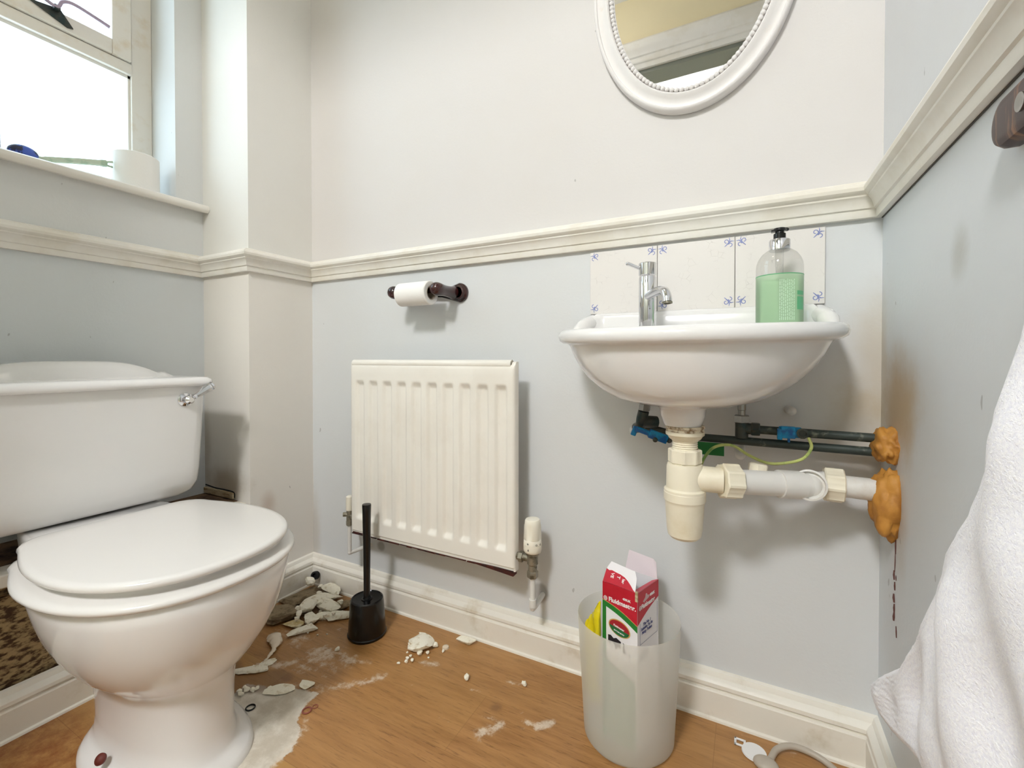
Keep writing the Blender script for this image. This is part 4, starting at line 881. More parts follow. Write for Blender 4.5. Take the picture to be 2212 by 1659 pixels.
# ------------------------------------------------------------------ bin with its contents
def binmat():
    m, nt, b = newmat('frosted_bin_plastic'); out = nt.nodes['Material Output']
    col = rgb((250, 250, 246))
    d = nt.nodes.new('ShaderNodeBsdfDiffuse'); d.inputs[0].default_value = col
    t = nt.nodes.new('ShaderNodeBsdfTranslucent'); t.inputs[0].default_value = col
    m1 = nt.nodes.new('ShaderNodeMixShader'); m1.inputs[0].default_value = 0.25; nt.links.new(d.outputs[0], m1.inputs[1]); nt.links.new(t.outputs[0], m1.inputs[2])
    rf = nt.nodes.new('ShaderNodeBsdfTransparent'); rf.inputs[0].default_value = (0.97, 0.97, 0.95, 1)
    m2 = nt.nodes.new('ShaderNodeMixShader'); m2.inputs[0].default_value = 0.58; nt.links.new(m1.outputs[0], m2.inputs[1]); nt.links.new(rf.outputs[0], m2.inputs[2])
    g = nt.nodes.new('ShaderNodeBsdfGlossy'); g.inputs['Roughness'].default_value = 0.35
    lw = nt.nodes.new('ShaderNodeLayerWeight'); lw.inputs[0].default_value = 0.2; fr = nt.nodes.new('ShaderNodeMath'); fr.operation = 'MULTIPLY'; fr.inputs[1].default_value = 0.15; nt.links.new(lw.outputs['Facing'], fr.inputs[0]); m3 = nt.nodes.new('ShaderNodeMixShader'); nt.links.new(fr.outputs[0], m3.inputs[0]); nt.links.new(m2.outputs[0], m3.inputs[1]); nt.links.new(g.outputs[0], m3.inputs[2])
    nt.links.new(m3.outputs[0], out.inputs[0]); return m
bm = BM(); k = 64
def circ(cx_, cy_, r, z, k=64): return [Vector((cx_ + r * math.cos(2 * PI * i / k), cy_ + r * math.sin(2 * PI * i / k), z)) for i in range(k)]
BC = (1.077, -0.134); BT = (1.079, -0.146); ZT = 0.241
def brr(t, dr=0.0): return circ(BC[0] + (BT[0] - BC[0]) * t, BC[1] + (BT[1] - BC[1]) * t, 0.0855 + (0.0968 - 0.0855) * t + dr, 0.0 + ZT * t)
rings = [circ(BC[0], BC[1], 0.076, 0.0008), circ(BC[0], BC[1], 0.082, 0.002)] + [brr(t) for t in (0.03, 0.25, 0.5, 0.75, 0.985)] + [brr(1.0, -0.0008)] + [brr(t, -0.0018) for t in (0.985, 0.5, 0.03)]
loft(bm, rings, True, True)
tag(link('waste_bin', bm, binmat()), 'round frosted plastic waste bin below the basin, holding a red and white box', 'bin')
# product box standing in the bin
BXO = Vector((1.108, -0.192, 0.009)); rz, tx, ty = -0.29, -0.0303, -0.0237
RM = Matrix.Translation(BXO) @ Matrix.Rotation(rz, 4, 'Z') @ Matrix.Rotation(tx, 4, 'X') @ Matrix.Rotation(ty, 4, 'Y')
w1, w2, BH = 0.0745, 0.083, 0.296
pb = bpy.data.objects.new('product_box', None); COL.objects.link(pb); pb.matrix_world = RM
tag(pb, 'tall open red, green and white cardboard box standing in the frosted bin', 'box')
bm = BM(); th = 0.0006
for x0, x1, y0, y1 in ((-w1, 0, 0, th), (-w1, 0, w2 - th, w2), (-w1, -w1 + th, th, w2 - th), (-th, 0, th, w2 - th)): box(bm, x0, x1, y0, y1, 0, BH)
box(bm, -w1, 0, 0, w2, 0, th)
link('carton', bm, M['card'], pb, smooth=False)
FZ = lambda x: BH - 0.040 - 0.004   # bands
def poly_on(name, pts, mat, face, off=0.0004, parent=None):
    """pts (u, z) on 'front' (y=0, u=-x leftwards from near edge) or 'side' (x=0, u=y)"""
    bm = BM(); P3 = [Vector((-u, -off, z)) if face == 'front' else Vector((off, u, z)) for u, z in pts]
    plate(bm, P3, (0, -1, 0) if face == 'front' else (1, 0, 0), 0.00015)
    return link(name, bm, mat, parent or pb, smooth=False)
def curve(u0, z0, u1, z1, sag, k=10): return [(u0 + (u1 - u0) * i / k, z0 + (z1 - z0) * i / k + sag * math.sin(PI * i / k)) for i in range(k + 1)]
# front face (towards the toilet): z measured from the bottom
zb0, zb1 = BH - 0.060, BH - 0.034      # red lower edge at near / far side
poly_on('red_band', [(0, BH), (0, zb0)] + curve(0, zb0, w1, zb1, 0.004)[1:] + [(w1, BH)], M['red'], 'front')
poly_on('gold_line', curve(0, zb0, w1, zb1, 0.004) + curve(w1, zb1 - 0.0012, 0, zb0 - 0.0012, 0.004), M['gold'], 'front', 0.0006)
poly_on('green_band', curve(0, zb0 - 0.0012, w1, zb1 - 0.0012, 0.004) + [(w1, 0.0), (w1 - 0.008, 0.0), (w1 - 0.008, zb1 - 0.012)] + curve(w1 - 0.008, zb1 - 0.012, 0, zb0 - 0.013, 0.003)[1:], M['green'], 'front', 0.0004)
poly_on('green_band', [(0.004, 0.004), (0.004, 0.13), (w1 - 0.008, 0.15), (w1 - 0.008, 0.004)], simple('muted_green_print', (120, 160, 126), 0.5), 'front', 0.0004)
# side face
poly_on('red_band', [(0, BH), (0, zb0)] + curve(0, zb0, w2, zb1 + 0.002, 0.003)[1:] + [(w2, BH)], M['red'], 'side')
# oval badge
def ovalp(cu, cz, a, b_, rot, k=40, t0=0, t1=2 * PI):
    return [(cu + a * math.cos(t) * math.cos(rot) - b_ * math.sin(t) * math.sin(rot), cz + a * math.cos(t) * math.sin(rot) + b_ * math.sin(t) * math.cos(rot)) for t in [t0 + (t1 - t0) * i / k for i in range(k)]]
cu, cz, ro = 0.0375, BH - 0.078, 0.16
poly_on('badge_border', ovalp(cu, cz, 0.0235, 0.0150, ro), M['gold'], 'front', 0.0006)
poly_on('badge_red', ovalp(cu, cz, 0.0215, 0.0132, ro), simple('badge_red_ink', (168, 28, 40), 0.5), 'front', 0.0008)
poly_on('badge_green', ovalp(cu, cz - 0.0004, 0.0213, 0.0130, ro, 30, PI, 2 * PI), simple('badge_green_ink', (30, 104, 56), 0.5), 'front', 0.0010)
# red text drawn on the faces; +u runs to the left on the front face so text starts at larger u
def front_m(u, z, rot=0.0, off=0.0012):
    c, s = math.cos(rot), math.sin(rot)
    return basis((-u, -off, z), (c, 0, s), (-s, 0, c), (0, -1, 0))
def side_m(u, z, rot=0.0, off=0.0012):
    c, s = math.cos(rot), math.sin(rot)
    return basis((off, u, z), (0, c, s), (0, -s, c), (1, 0, 0))
M['whiteink'] = simple('white_ink', (244, 238, 236), 0.5)
text_mesh('lettering', 'Fluidmaster.', 0.0118, M['whiteink'], pb, front_m(0.0605, BH - 0.0335, 0.0), 'LEFT', 0.00035)
text_mesh('lettering', 'Fluidmaster', 0.0112, M['whiteink'], pb, side_m(0.013, BH - 0.0335, 0.0), 'LEFT', 0.00035)
text_mesh('lettering', '400UK', 0.0066, M['whiteink'], pb, side_m(0.046, BH - 0.0200, 0.0), 'LEFT', 0.00030)
text_mesh('lettering', '400UK', 0.0058, M['whiteink'], pb, front_m(0.030, BH - 0.0215, 0.0), 'LEFT', 0.00020)
text_mesh('lettering', 'Fluidmaster', 0.0050, M['whiteink'], pb, front_m(0.0500, cz + 0.0020, -ro, 0.0014), 'LEFT', 0.00010)
text_mesh('lettering', 'BOTTOM ENTRY', 0.0030, M['whiteink'], pb, front_m(0.0490, cz - 0.0065, -ro, 0.0014), 'LEFT', 0.00005)
text_mesh('lettering', 'The No. 1\nSolution To Fix\nNoisy Toilets', 0.0072, M['ink'], pb, side_m(0.034, BH - 0.066, 0.0), 'CENTER', 0.00010, shear=0.2)
text_mesh('lettering', 'Anti-syphon Design\nQuiet adjustable\n3 year guarantee', 0.0044, M['inkblack'], pb, side_m(0.008, BH - 0.118, 0.0), 'LEFT')
bm = BM()   # thin blue frame on the side
for u0, u1, z0, z1 in ((0.009, 0.0095, BH - 0.098, BH - 0.058), (w2 - 0.006, w2 - 0.0055, BH - 0.098, BH - 0.040), (0.009, w2 - 0.0055, BH - 0.098, BH - 0.0975)): box(bm, 0.0005, 0.0007, u0, u1, z0, z1)
link('print_frame', bm, M['ink'], pb, smooth=False)
for face, u, z in (('front', 0.0675, BH - 0.0300), ('side', 0.0085, BH - 0.0300)):
    bm = BM()   # round logos
    for r0, r1 in ((0.0043, 0.0033), (0.0026, 0.0018), (0.001, 0.0)):
        ri = [(u + r0 * math.cos(2 * PI * i / 24), z + r0 * math.sin(2 * PI * i / 24)) for i in range(24)]; rj = [(u + max(r1, 1e-5) * math.cos(2 * PI * i / 24), z + max(r1, 1e-5) * math.sin(2 * PI * i / 24)) for i in range(24)]
        f3 = (lambda p: Vector((-p[0], -0.0012, p[1]))) if face == 'front' else (lambda p: Vector((0.0012, p[0], p[1])))
        loft(bm, [[f3(p) for p in ri], [f3(p) for p in rj]], False, False)
    link('round_logo', bm, M['whiteink'], pb, smooth=False)
bm = BM()   # hanging slot printed / cut in the side face
P3 = [(0.020, BH - 0.0215), (0.024, BH - 0.0245), (0.044, BH - 0.0205), (0.045, BH - 0.0165), (0.038, BH - 0.0150), (0.035, BH - 0.0105), (0.031, BH - 0.0105), (0.029, BH - 0.0165)]
plate(bm, [Vector((0.0006, u, z)) for u, z in P3], (1, 0, 0), 0.0002); link('hanging_slot', bm, simple('card_slot_pink', (206, 170, 172), 0.7), pb, smooth=False)
bm = BM()   # black product silhouette print
for pts in ([(0.062, BH - 0.094), (0.062, BH - 0.108), (0.057, BH - 0.111), (0.056, BH - 0.104), (0.050, BH - 0.106), (0.047, BH - 0.114), (0.043, BH - 0.116), (0.042, BH - 0.109), (0.036, BH - 0.112), (0.034, BH - 0.098), (0.044, BH - 0.094), (0.050, BH - 0.097), (0.056, BH - 0.093)], [(0.030, BH - 0.098), (0.030, BH - 0.116), (0.024, BH - 0.118), (0.024, BH - 0.113), (0.027, BH - 0.108), (0.027, BH - 0.099)], [(0.017, BH - 0.112), (0.017, BH - 0.119), (0.0155, BH - 0.119), (0.0155, BH - 0.112)]):
    plate(bm, [Vector((-u, -0.0006, z - 0.004)) for u, z in pts], (0, -1, 0), 0.0002)
link('product_print', bm, M['inkblack'], pb, smooth=False)
# flaps
def flap(name, pts, mats, th=0.0006):
    bm = BM(); n_ = (Vector(pts[1]) - Vector(pts[0])).cross(Vector(pts[2]) - Vector(pts[0])).normalized(); plate(bm, pts, n_, th)
    return link(name, bm, mats, pb, smooth=False)
flap('flap', [(-w1 + 0.002, w2, BH), (-0.002, w2, BH), (-0.010, w2 + 0.012, BH + 0.026), (-0.018, w2 + 0.016, BH + 0.030), (-w1 + 0.002, w2 + 0.016, BH + 0.034)], M['cardin'])
fl = [(-w1 + 0.001, 0.0, BH), (-0.004, 0.0, BH), (-0.008, 0.013, BH + 0.020), (-0.014, 0.018, BH + 0.030), (-w1 + 0.008, 0.020, BH + 0.034), (-w1 + 0.003, 0.014, BH + 0.024)]
flap('torn_flap', fl, M['card'])
FU = Vector((0, 0.507, 0.862)); FN = Vector((0, -0.862, 0.507))
def onflap(x, d, off): return Vector((x, 0, BH)) + FU * d + FN * off
fr_ = [onflap(x, d, 0.0011) for x, d in [(-w1 + 0.001, 0), (-0.004, 0), (-0.009, 0.003), (-0.015, 0.0085), (-0.023, 0.0145), (-0.031, 0.0190), (-0.041, 0.0215), (-0.051, 0.0225), (-0.060, 0.0240), (-0.066, 0.0225), (-w1 + 0.002, 0.0245)]]
flap('torn_flap', fr_, M['red'], 0.0003)
for tx_, x, d, sz in (('VE', -0.0590, 0.0200, 0.0088), ('T', -0.0455, 0.0180, 0.0088), ('ler', -0.0340, 0.0155, 0.0080)):
    text_mesh('lettering', tx_, sz, M['whiteink'], pb, basis(onflap(x, d, 0.0020), -FU, (1, 0, 0), FN), 'LEFT', 0.0002)
flap('side_flap', [(0, 0.002, BH), (0, w2 - 0.002, BH), (-0.010, w2 - 0.006, BH - 0.004), (-0.016, 0.012, BH - 0.006), (-0.006, 0.004, BH - 0.003)], simple('pink_red_card', (204, 70, 88), 0.5))
bm = BM(); box(bm, -0.004, 0.0008, -0.0012, 0.0015, BH - 0.016, BH + 0.003); link('torn_edge', bm, M['rawwood'], pb, smooth=False)
# yellow packet
bm = BM(); uu, vv = 14, 18; rows = []
for j in range(vv + 1):
    row = []
    for i in range(uu + 1):
        u, v = i / uu, j / vv
        x = 0.994 + 0.036 * u; y = -0.146 - 0.024 * u + 0.006 * math.sin(u * 9 + v * 5)
        z = 0.06 + (0.145 + 0.060 * u) * v + 0.002 * math.sin(u * 30)
        row.append(Vector((x + 0.004 * noise.noise(Vector((u * 4, v * 4, 2))), y + 0.010 * math.sin(PI * v) * (1 if True else 0) * -0.6 + 0.006 * noise.noise(Vector((u * 5, v * 5, 0))), z)))
    rows.append(row)
ring = [rw + [p + Vector((0, 0.012 * math.sin(PI * min(1, j / vv)) + 0.001, 0)) for p in rw[::-1]] for j, rw in enumerate(rows)]
loft(bm, ring); tag(link('foil_packet', bm, M['yellow'], angle=60), 'crumpled yellow foil packet tucked beside the box in the frosted bin', 'packet')

# ------------------------------------------------------------------ toilet brush
BP = Vector((0.380, -0.136, 0))
br_ = thing('toilet_brush', 'black plastic toilet brush upright in its black holder below the radiator', 'toilet brush', BP)
bm = BM(); lathe(bm, [(0.0490, 0), (0.0505, 0.003), (0.0505, 0.006), (0.0485, 0.008), (0.0475, 0.03), (0.0435, 0.088), (0.042, 0.0955), (0.039, 0.098), (0.037, 0.0955), (0.016, 0.094)], n=40); link('holder', bm, M['black'], br_)
bm = BM(); lathe(bm, [(0.015, 0.0935), (0.0145, 0.0955), (0.0105, 0.0965), (0.0085, 0.102), (0.0088, 0.16), (0.0098, 0.24), (0.0112, 0.33), (0.0118, 0.346), (0.0112, 0.3485), (0.001, 0.349)], n=24); link('handle', bm, M['black'], br_)

# ------------------------------------------------------------------ towel holder and towel on the right wall
th_ = thing('towel_rail', 'dark grained wooden towel rail plate on the right wall just below the dado rail', 'towel rail', (XR, -0.568, 0.9445))
def stadx(hw, r, x, k=14):
    p = []
    for s in (1, -1):
        for i in range(k + 1):
            a = s * (-PI / 2 + PI * i / k); p.append(Vector((x, s * (hw - r) + s * r * math.cos(a), r * math.sin(a))))
    return p[:k + 1] + p[k + 1:][::-1] if False else p
loft_r = [stadx(0.116, 0.0195, 0.0), stadx(0.119, 0.0225, -0.004), stadx(0.119, 0.0225, -0.012), stadx(0.116, 0.0195, -0.017), stadx(0.110, 0.015, -0.0185)]
bm = BM(); loft(bm, loft_r); link('wooden_plate', bm, M['knob_wood'], th_, angle=40)
bm = BM(); lathe(bm, [(0.0075, 0.018), (0.0075, 0.0205), (0.005, 0.0205), (0.003, 0.0195)], (0, 0.060, 0), (-1, 0, 0), 24); link('screw_cup', bm, M['steel'], th_)
bm = BM(); tube(bm, [(-0.018, -0.075, 0), (-0.044, -0.082, 0)], 0.012, 16); link('arm', bm, M['dark_wood'], th_)
bm = BM(); tube(bm, [(-0.044, -0.075, 0), (-0.044, -0.48, 0)], 0.008, 14); link('bar', bm, M['dark_wood'], th_)
# towel: hung over the bar, its near corner swinging out towards the basin
def towelmat():
    m, nt, b = newmat('white_terry_towel'); p = objco(nt)
    n1 = noi(nt, p, 420, 3, 0.7); n2 = noi(nt, p, 90, 4, 0.7)
    nt.links.new(mixc(nt, ramp(nt, n1, 0.3, 0.7), rgb((238, 238, 248)), rgb((252, 252, 255))), b.inputs['Base Color'])
    b.inputs['Roughness'].default_value = 0.95; b.inputs['Sheen Weight'].default_value = 0.3
    bump(nt, b, math_(nt, 'ADD', n1, math_(nt, 'MULTIPLY', n2, 0.6)), 0.6, 0.0016); return m
LE = [(-0.705, 0.930), (-0.668, 0.85), (-0.632, 0.758), (-0.600, 0.680), (-0.566, 0.630), (-0.5247, 0.5865), (-0.490, 0.527), (-0.452, 0.477), (-0.412, 0.430), (-0.398, 0.409), (-0.327, 0.355), (-0.274, 0.312)]
BO = [(-0.271, 0.297), (-0.280, 0.289), (-0.3035, 0.2877), (-0.361, 0.304), (-0.420, 0.331), (-0.461, 0.3456), (-0.56, 0.36), (-0.68, 0.35), (-0.94, 0.33)]
def lerp_path(pp, n):
    L = [0]
    for a, b_ in zip(pp, pp[1:]): L.append(L[-1] + math.hypot(b_[0] - a[0], b_[1] - a[1]))
    out = []; j = 0
    for i in range(n + 1):
        s = L[-1] * i / n
        while j < len(pp) - 2 and L[j + 1] < s: j += 1
        t = (s - L[j]) / max(1e-9, L[j + 1] - L[j]); out.append((pp[j][0] + (pp[j + 1][0] - pp[j][0]) * t, pp[j][1] + (pp[j + 1][1] - pp[j][1]) * t))
    return out
def interp(pp, y):
    for p, q in zip(pp, pp[1:]):
        if (p[0] - y) * (q[0] - y) <= 0 and p[0] != q[0]: return p[1] + (q[1] - p[1]) * (y - p[0]) / (q[0] - p[0])
    return pp[-1][1]
TOPL = [(-0.271, 0.304), (-0.274, 0.312)] + LE[::-1][1:] + [(-0.95, 0.930)]
BOTL = [(-0.271, 0.302)] + BO[1:]
nu, nv = 110, 70
front = []; back = []
for i in range(nu + 1):
    u = i / nu; y = -0.2712 - 0.668 * u ** 1.4; zt = interp(TOPL, y); zb = interp(BOTL, y); fr0 = []; bk0 = []
    for j in range(nv + 1):
        v = j / nv; z = zt + (zb - zt) * v
        dist = min(abs(zt - z), abs(z - zb), (-0.2712 - y) * 1.0 + 0.0005, (y + 0.94) + 0.001)
        e_ = min(1, max(0, dist) / 0.010) ** 0.5
        h = max(0, min(1, (0.93 - z) / 0.25)) * min(1, max(0, dist) / 0.06) * 0.8; wv = min(1, (-0.2712 - y) / 0.05)
        fold = 0.010 * math.sin(y * 34 + z * 9) * h * wv + 0.006 * math.sin(y * 71 - z * 12) * h * wv + 0.007 * noise.noise(Vector((y * 14, z * 14, 1.0))) * min(1, max(0, dist) / 0.04)
        rough = 0.0012 * noise.noise(Vector((y * 300, z * 300, 0)))
        fr0.append(Vector((1.437 + fold - 0.009 * e_ + rough, y, z))); bk0.append(Vector((1.437 + fold + 0.003 * e_ + 0.0004, y, z)))
    front.append(fr0); back.append(bk0)
bm = BM(); loft(bm, [f + b_[::-1] for f, b_ in zip(front, back)])
tag(link('towel', bm, towelmat(), angle=80), 'thick white terry towel hanging along the right wall', 'towel')

# ------------------------------------------------------------------ things on the window sill
t = thing('toilet_roll', 'new white toilet roll standing on the right end of the window sill', 'toilet roll', (-0.268, -0.372, SILLZ))
link('paper', roll_mesh(0.0535, 0.103, 0.02), M['tissue'], t); link('core', roll_mesh(0.0202, 0.1025, 0.019), M['tissue_grey'], t)
t = thing('cleaning_brush', 'blue headed brush with a pale green handle leaning on the sill against the toilet roll', 'brush', (-0.262, -0.60, SILLZ + 0.022))
bm = BM(); sphere(bm, (0, 0.0, 0.0), 0.019, 24, 14, (0.8, 1.45, 1.0)); link('brush_head', bm, M['bluegrip'], t)
bm = BM(); pts = [(0, 0.024, -0.002), (0.0, 0.04, 0.001), (0.0, 0.10, 0.020), (0.0, 0.15, 0.034), (0, 0.158, 0.036)]
tube(bm, spline(pts, 5), [0.006] * 5 + [0.0075] * 5 + [0.008] * 5 + [0.0095] * 6, 7); link('brush_handle', bm, M['palegreen'], t, smooth=False)
bm = BM(); tube(bm, [(0, 0.156, 0.040), (0.001, 0.172, 0.045)], 0.0028, 8); tube(bm, [(0, 0.156, 0.031), (0.001, 0.172, 0.031)], 0.0028, 8); link('hanging_loop', bm, M['palegreen'], t)
bm = BM(); lathe(bm, [(0.030, 0), (0.031, 0.002), (0.031, 0.048), (0.028, 0.052), (0.001, 0.053)], n=28); o = link('tub', bm, M['white_plastic']); o.location = (-0.262, -0.668, SILLZ); tag(o, 'small white round tub at the left edge of the window sill', 'tub')

# ------------------------------------------------------------------ broken boxing pieces beside the toilet
bm = BM(); box(bm, -0.225, -0.075, -0.006, 0.0, -0.009, 0.009); o = link('timber_offcut', bm, M['rawwood'], bev=0.001); o.location = (0, YB - 0.001, 0.328); tag(o, 'strip of bare timber lodged in the gap behind the toilet, against the corner casing', 'timber')
bm = BM(); tube(bm, spline([(-0.224, -0.002, 0.343), (-0.17, -0.002, 0.3395), (-0.12, -0.002, 0.3405), (-0.078, -0.002, 0.338), (-0.074, -0.002, 0.322)], 4), 0.0016, 6); o = link('crack', bm, M['blackmatte']); o.location = (0, YB + 0.001, 0); tag(o, 'dark crack in the corner casing above the bare timber strip', 'crack')

# ------------------------------------------------------------------ plaster rubble
def chunk(name, label, x, y, w_, d_, h, mat, seed, group=None, z=0, rot=None, cat='plaster', sub=3, amp=0.35):
    rnd = random.Random(seed); bm = BM(); bmesh.ops.create_icosphere(bm, subdivisions=sub, radius=1.0)
    pl = [(Vector((rnd.uniform(-1, 1), rnd.uniform(-1, 1), rnd.uniform(-0.6, 1))).normalized(), rnd.uniform(0.5, 0.8)) for _ in range(9)] + [(Vector((rnd.uniform(-.15, .15), rnd.uniform(-.15, .15), 1)).normalized(), 0.5)]
    for v in bm.verts:
        q = v.co.normalized() * (1 + amp * noise.noise(v.co * 1.7 + Vector((seed, 0, 0))) + 0.16 * noise.noise(v.co * 5 + Vector((0, seed, 0))))
        for n_, d0 in pl:
            e = q.dot(n_)
            if e > d0: q = q - n_ * (e - d0)
        v.co = Vector((q.x * w_ / 1.6, q.y * d_ / 1.6, q.z * h / 1.6))
    if rot is None: rot = rnd.uniform(0, PI)
    bmesh.ops.rotate(bm, matrix=Matrix.Rotation(rot, 3, 'Z'), verts=bm.verts)
    mz = min(v.co.z for v in bm.verts)
    for v in bm.verts: v.co.z -= mz
    o = link(name, bm, mat, angle=28); o.location = (x, y, z); tag(o, label, cat, group); return o
big_scale = 1.14
PW, PG, PYL = M['plaster'], M['plaster_grey'], M['plaster_yellow']
HG = 'broken plaster heaped in the back left corner'
big = [
 ('white plaster lump against the skirting at the very corner of the heap', 0.049, -0.054, 0.034, 0.026, 0.024, PW, 0, 0.020),
 ('long grey brown slab of render at the back of the heap by the skirting', 0.092, -0.088, 0.075, 0.125, 0.016, PG, 2.35, 0.0),
 ('dirty brown slab of render at the left end of the heap beside the toilet', 0.118, -0.185, 0.085, 0.070, 0.022, PG, 0.3, 0.0),
 ('mottled white and grey plaster lump at the back of the heap', 0.143, -0.050, 0.050, 0.036, 0.030, PW, 0.2, 0.006),
 ('flat white plaster piece in the middle of the heap', 0.160, -0.088, 0.070, 0.040, 0.016, PW, 0.5, 0.012),
 ('upright white plaster piece left of centre in the heap', 0.155, -0.140, 0.044, 0.050, 0.028, PW, 1.0, 0.006),
 ('angular white plaster block right of centre in the heap', 0.203, -0.110, 0.062, 0.038, 0.022, PW, 0.4, 0.002),
 ('round edged white plaster block at the front of the heap', 0.202, -0.170, 0.046, 0.036, 0.024, PW, 0.2, 0.0),
 ('small white plaster block in front of the angular block', 0.219, -0.140, 0.032, 0.028, 0.014, PW, 0.9, 0.0),
 ('long white wedge of plaster touching the brush holder side of the heap', 0.258, -0.120, 0.070, 0.024, 0.016, PW, 0.75, 0.0),
 ('yellowed plaster flake at the left front of the heap', 0.170, -0.208, 0.045, 0.030, 0.010, PYL, 0.5, 0.0),
 ('long flat white plaster flake at the front of the heap', 0.222, -0.215, 0.066, 0.030, 0.012, PW, 0.9, 0.0),
 ('grey edged plaster slab behind the brush holder', 0.232, -0.074, 0.046, 0.040, 0.018, PG, 0.2, 0.0),
 ('large crumbled white plaster clump in front of the radiator', 0.549, -0.112, 0.052, 0.050, 0.026, PW, 0.3, 0.0),
 ('white plaster knob behind the crumbled clump', 0.528, -0.086, 0.022, 0.018, 0.016, PW, 0.0, 0.0),
 ('separate white plaster stone lying by the skirting right of the clump', 0.640, -0.048, 0.036, 0.020, 0.014, PW, 0.3, 0.0),
 ('flaky white plaster ridge beside the toilet foot', 0.246, -0.372, 0.060, 0.022, 0.008, PW, 0.6, 0.0),
 ('white plaster flake at the end of the sealant strip', 0.258, -0.337, 0.030, 0.018, 0.006, PW, 0.9, 0.0),
 ('broad flat plaster flake on the grey patch nearest the toilet', 0.366, -0.380, 0.060, 0.024, 0.006, PW, 0.65, 0.0),
 ('smaller flat plaster flake right of the broad flake on the grey patch', 0.402, -0.341, 0.028, 0.022, 0.006, PW, 0.4, 0.0),
]
for i, (lb, x, y, a, b_, h, mt, ro, z) in enumerate(big):
    chunk('plaster_chunk', lb, x, y, a * big_scale, b_ * big_scale, h, mt, 11 + i * 3.3, HG if i < 13 else 'loose plaster pieces on the floor', z, ro, 'plaster chunk')
crumbs = [
 ('white plaster crumb around the crumbled clump in front of the radiator', 'crumbs around the clump', [(0.523, -0.128, 0.016), (0.578, -0.098, 0.016), (0.563, -0.141, 0.015), (0.577, -0.128, 0.010), (0.608, -0.105, 0.009), (0.548, -0.158, 0.008), (0.539, -0.1905, 0.009), (0.552, -0.180, 0.010), (0.547, -0.168, 0.010), (0.561, -0.168, 0.010), (0.530, -0.150, 0.006), (0.590, -0.140, 0.005)]),
 ('small white plaster crumb on or just beside the rubble heap in the corner', 'crumbs by the heap', [(0.176, -0.118, 0.020), (0.186, -0.098, 0.018), (0.128, -0.085, 0.018), (0.170, -0.060, 0.020), (0.185, -0.07, 0.014), (0.225, -0.088, 0.018), (0.17, -0.185, 0.020), (0.185, -0.200, 0.014), (0.238, -0.155, 0.012), (0.14, -0.165, 0.018), (0.10, -0.055, 0.018), (0.12, -0.04, 0.014), (0.25, -0.135, 0.012), (0.214, -0.152, 0.012), (0.228, -0.146, 0.009), (0.232, -0.128, 0.010), (0.185, -0.125, 0.010), (0.19, -0.148, 0.009), (0.175, -0.165, 0.010), (0.245, -0.10, 0.010), (0.13, -0.12, 0.012), (0.12, -0.15, 0.010), (0.24, -0.21, 0.006), (0.27, -0.205, 0.005), (0.29, -0.19, 0.005), (0.20, -0.235, 0.007)]),
 ('white plaster crumb clustered against the toilet foot', 'crumbs at the toilet foot', [(0.292, -0.425, 0.013), (0.302, -0.416, 0.014), (0.314, -0.410, 0.013), (0.303, -0.430, 0.012), (0.318, -0.403, 0.010), (0.29, -0.412, 0.010), (0.342, -0.388, 0.010), (0.23, -0.385, 0.010), (0.24, -0.36, 0.008), (0.252, -0.352, 0.009)]),
]
for lb, g, L_ in crumbs:
    for i, (x, y, s) in enumerate(L_): chunk('plaster_crumb', lb, x, y, s, s * 0.85, s * 0.7, PW, 71 + i * 1.9 + len(g), g, 0.016 if (s >= 0.018 or (x < 0.26 and i < 13 and 'heap' in g)) else 0, None, 'plaster crumb', 2)
for lb, x, y, s in (('lone white crumb on the floor just in front of the brush holder', 0.368, -0.225, 0.012), ('lone white crumb on the light plank, midway to the bin', 0.7145, -0.159, 0.015), ('lone white crumb on the floor left of the bin', 0.839, -0.1165, 0.012), ('tiny white crumb beside the toilet at the left of the heap', 0.100, -0.249, 0.012), ('white crumb half hidden by the toilet bowl edge', 0.146, -0.333, 0.020)):
    chunk('plaster_crumb', lb, x, y, s, s * 0.9, s * 0.8, PW, s * 1000 + x * 100, 'loose plaster crumbs', 0, None, 'plaster crumb', 2)
# sealant
bm = BM(); tube(bm, spline([(0.170, -0.262, 0.006), (0.190, -0.272, 0.010), (0.212, -0.285, 0.009), (0.232, -0.305, 0.004), (0.243, -0.325, 0.003), (0.250, -0.345, 0.003)], 5), [0.006, 0.010, 0.013, 0.015, 0.0165, 0.017, 0.017, 0.0165, 0.016, 0.015, 0.013, 0.011, 0.008, 0.006, 0.005, 0.0045, 0.004, 0.004, 0.004, 0.004, 0.0035, 0.003, 0.003, 0.003, 0.002, 0.002], 10)
for v in bm.verts: v.co.z = 0.0005 + max(0, (v.co.z + 0.004)) * 0.55; v.co += Vector((noise.noise(v.co * 120), noise.noise(v.co * 110 + Vector((5, 0, 0))), 0)) * 0.006
tag(link('sealant_strip', bm, M['silicone']), 'torn strip of translucent sealant on the floor beside the toilet', 'sealant')
bm = BM(); lathe(bm, [(0.009, 0), (0.008, 0.004), (0.004, 0.006), (0.0005, 0.0065)], n=14); o = link('sealant_blob', bm, M['silicone']); o.location = (0.603, -0.088, 0); tag(o, 'clear blob of sealant near the skirting right of the plaster clump', 'sealant')
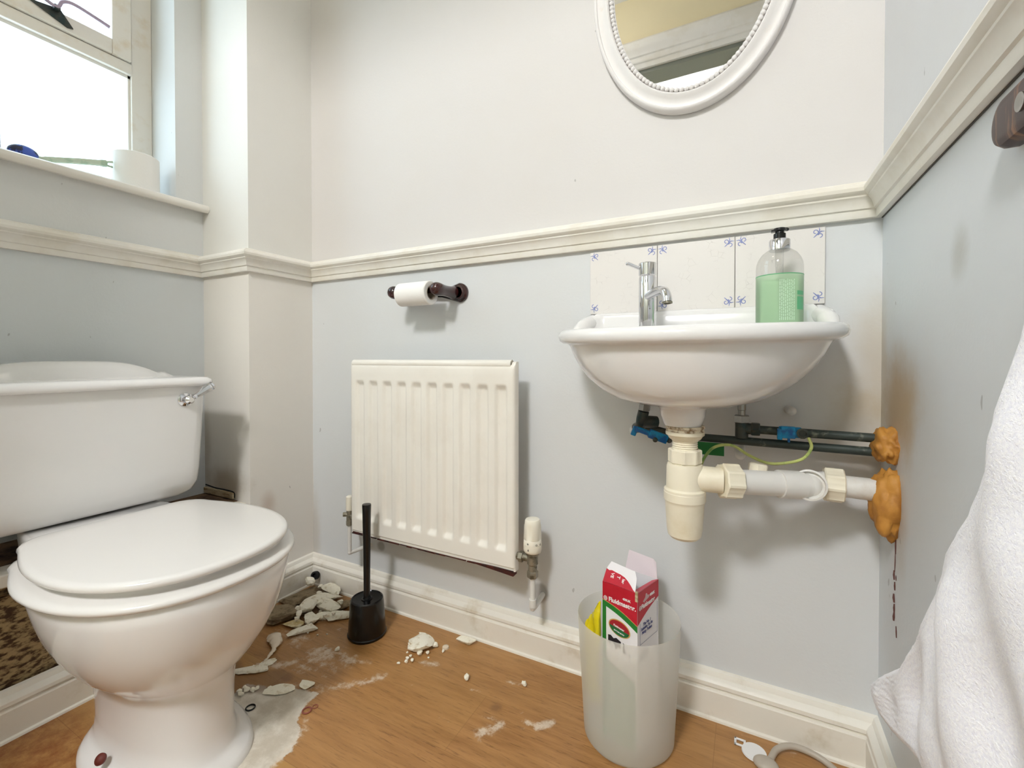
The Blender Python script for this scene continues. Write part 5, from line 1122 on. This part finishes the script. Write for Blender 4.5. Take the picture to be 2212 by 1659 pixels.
# washers
def washer(label, x, y, r, mat, z=0.0016, rot=(0, 0, 0), t=0.0016):
    bm = BM(); tube(bm, [(r * math.cos(a), r * math.sin(a), 0) for a in [2 * PI * i / 32 for i in range(33)]], t, 8); o = link('washer', bm, mat); o.location = (x, y, z); o.rotation_euler = rot; tag(o, label, 'washer', 'washers on the floor'); return o
washer('black rubber washer on the grey patch beside the toilet', 0.3556, -0.4412, 0.0085, M['black'])
washer('reddish brown washer at the edge of the grey patch', 0.4678, -0.3911, 0.0085, M['redring'])
washer('faint small pinkish washer mark next to the reddish washer', 0.4737, -0.3753, 0.0052, M['redring'], t=0.0009, z=0.0009)
bm = BM(); lathe(bm, [(0.0125, 0), (0.0125, 0.012), (0.0095, 0.013), (0.0075, 0.013), (0.0075, 0.002), (0.001, 0.002)], n=20); o = link('pipe_stub', bm, M['blackmatte']); o.location = (0.050, -0.030, 0.038); o.rotation_euler = (math.radians(70), 0, math.radians(20)); tag(o, 'dark open pipe stub poking out at the skirting corner above the rubble', 'pipe stub')
# plastic cap and hose by the bin
t = thing('plug_cap', 'white plastic cap with a square tab on the floor right of the bin', 'plastic cap', (1.297, -0.073, 0.0))
bm = BM(); lathe(bm, [(0.0205, 0.0008), (0.0215, 0.002), (0.0205, 0.0045), (0.001, 0.0055)], n=30); link('cap', bm, M['white_plastic'], t)
bm = BM()
for q in ((-0.034, -0.030, 0.004, 0.022), (-0.034, -0.016, 0.018, 0.022), (-0.034, -0.014, 0.004, 0.008)): box(bm, q[0], q[1], q[2], q[3], 0.001, 0.0035)
box(bm, -0.018, -0.014, 0.004, 0.022, 0.001, 0.0035); link('square_tab', bm, M['white_plastic'], t, bev=0.0008)
bm = BM(); hp = spline([(1.322, -0.085, 0.008), (1.335, -0.055, 0.010), (1.360, -0.040, 0.014), (1.395, -0.040, 0.012), (1.425, -0.055, 0.0075), (1.445, -0.09, 0.007), (1.452, -0.14, 0.007), (1.455, -0.2, 0.007)], 8); tube(bm, hp, 0.0055, 12)
sphere(bm, (1.315, -0.100, 0.010), 0.016, 20, 12, (1.3, 1, 0.6))
tag(link('hose', bm, M['hose']), 'grey flexible hose curling on the floor in the right hand corner', 'hose')
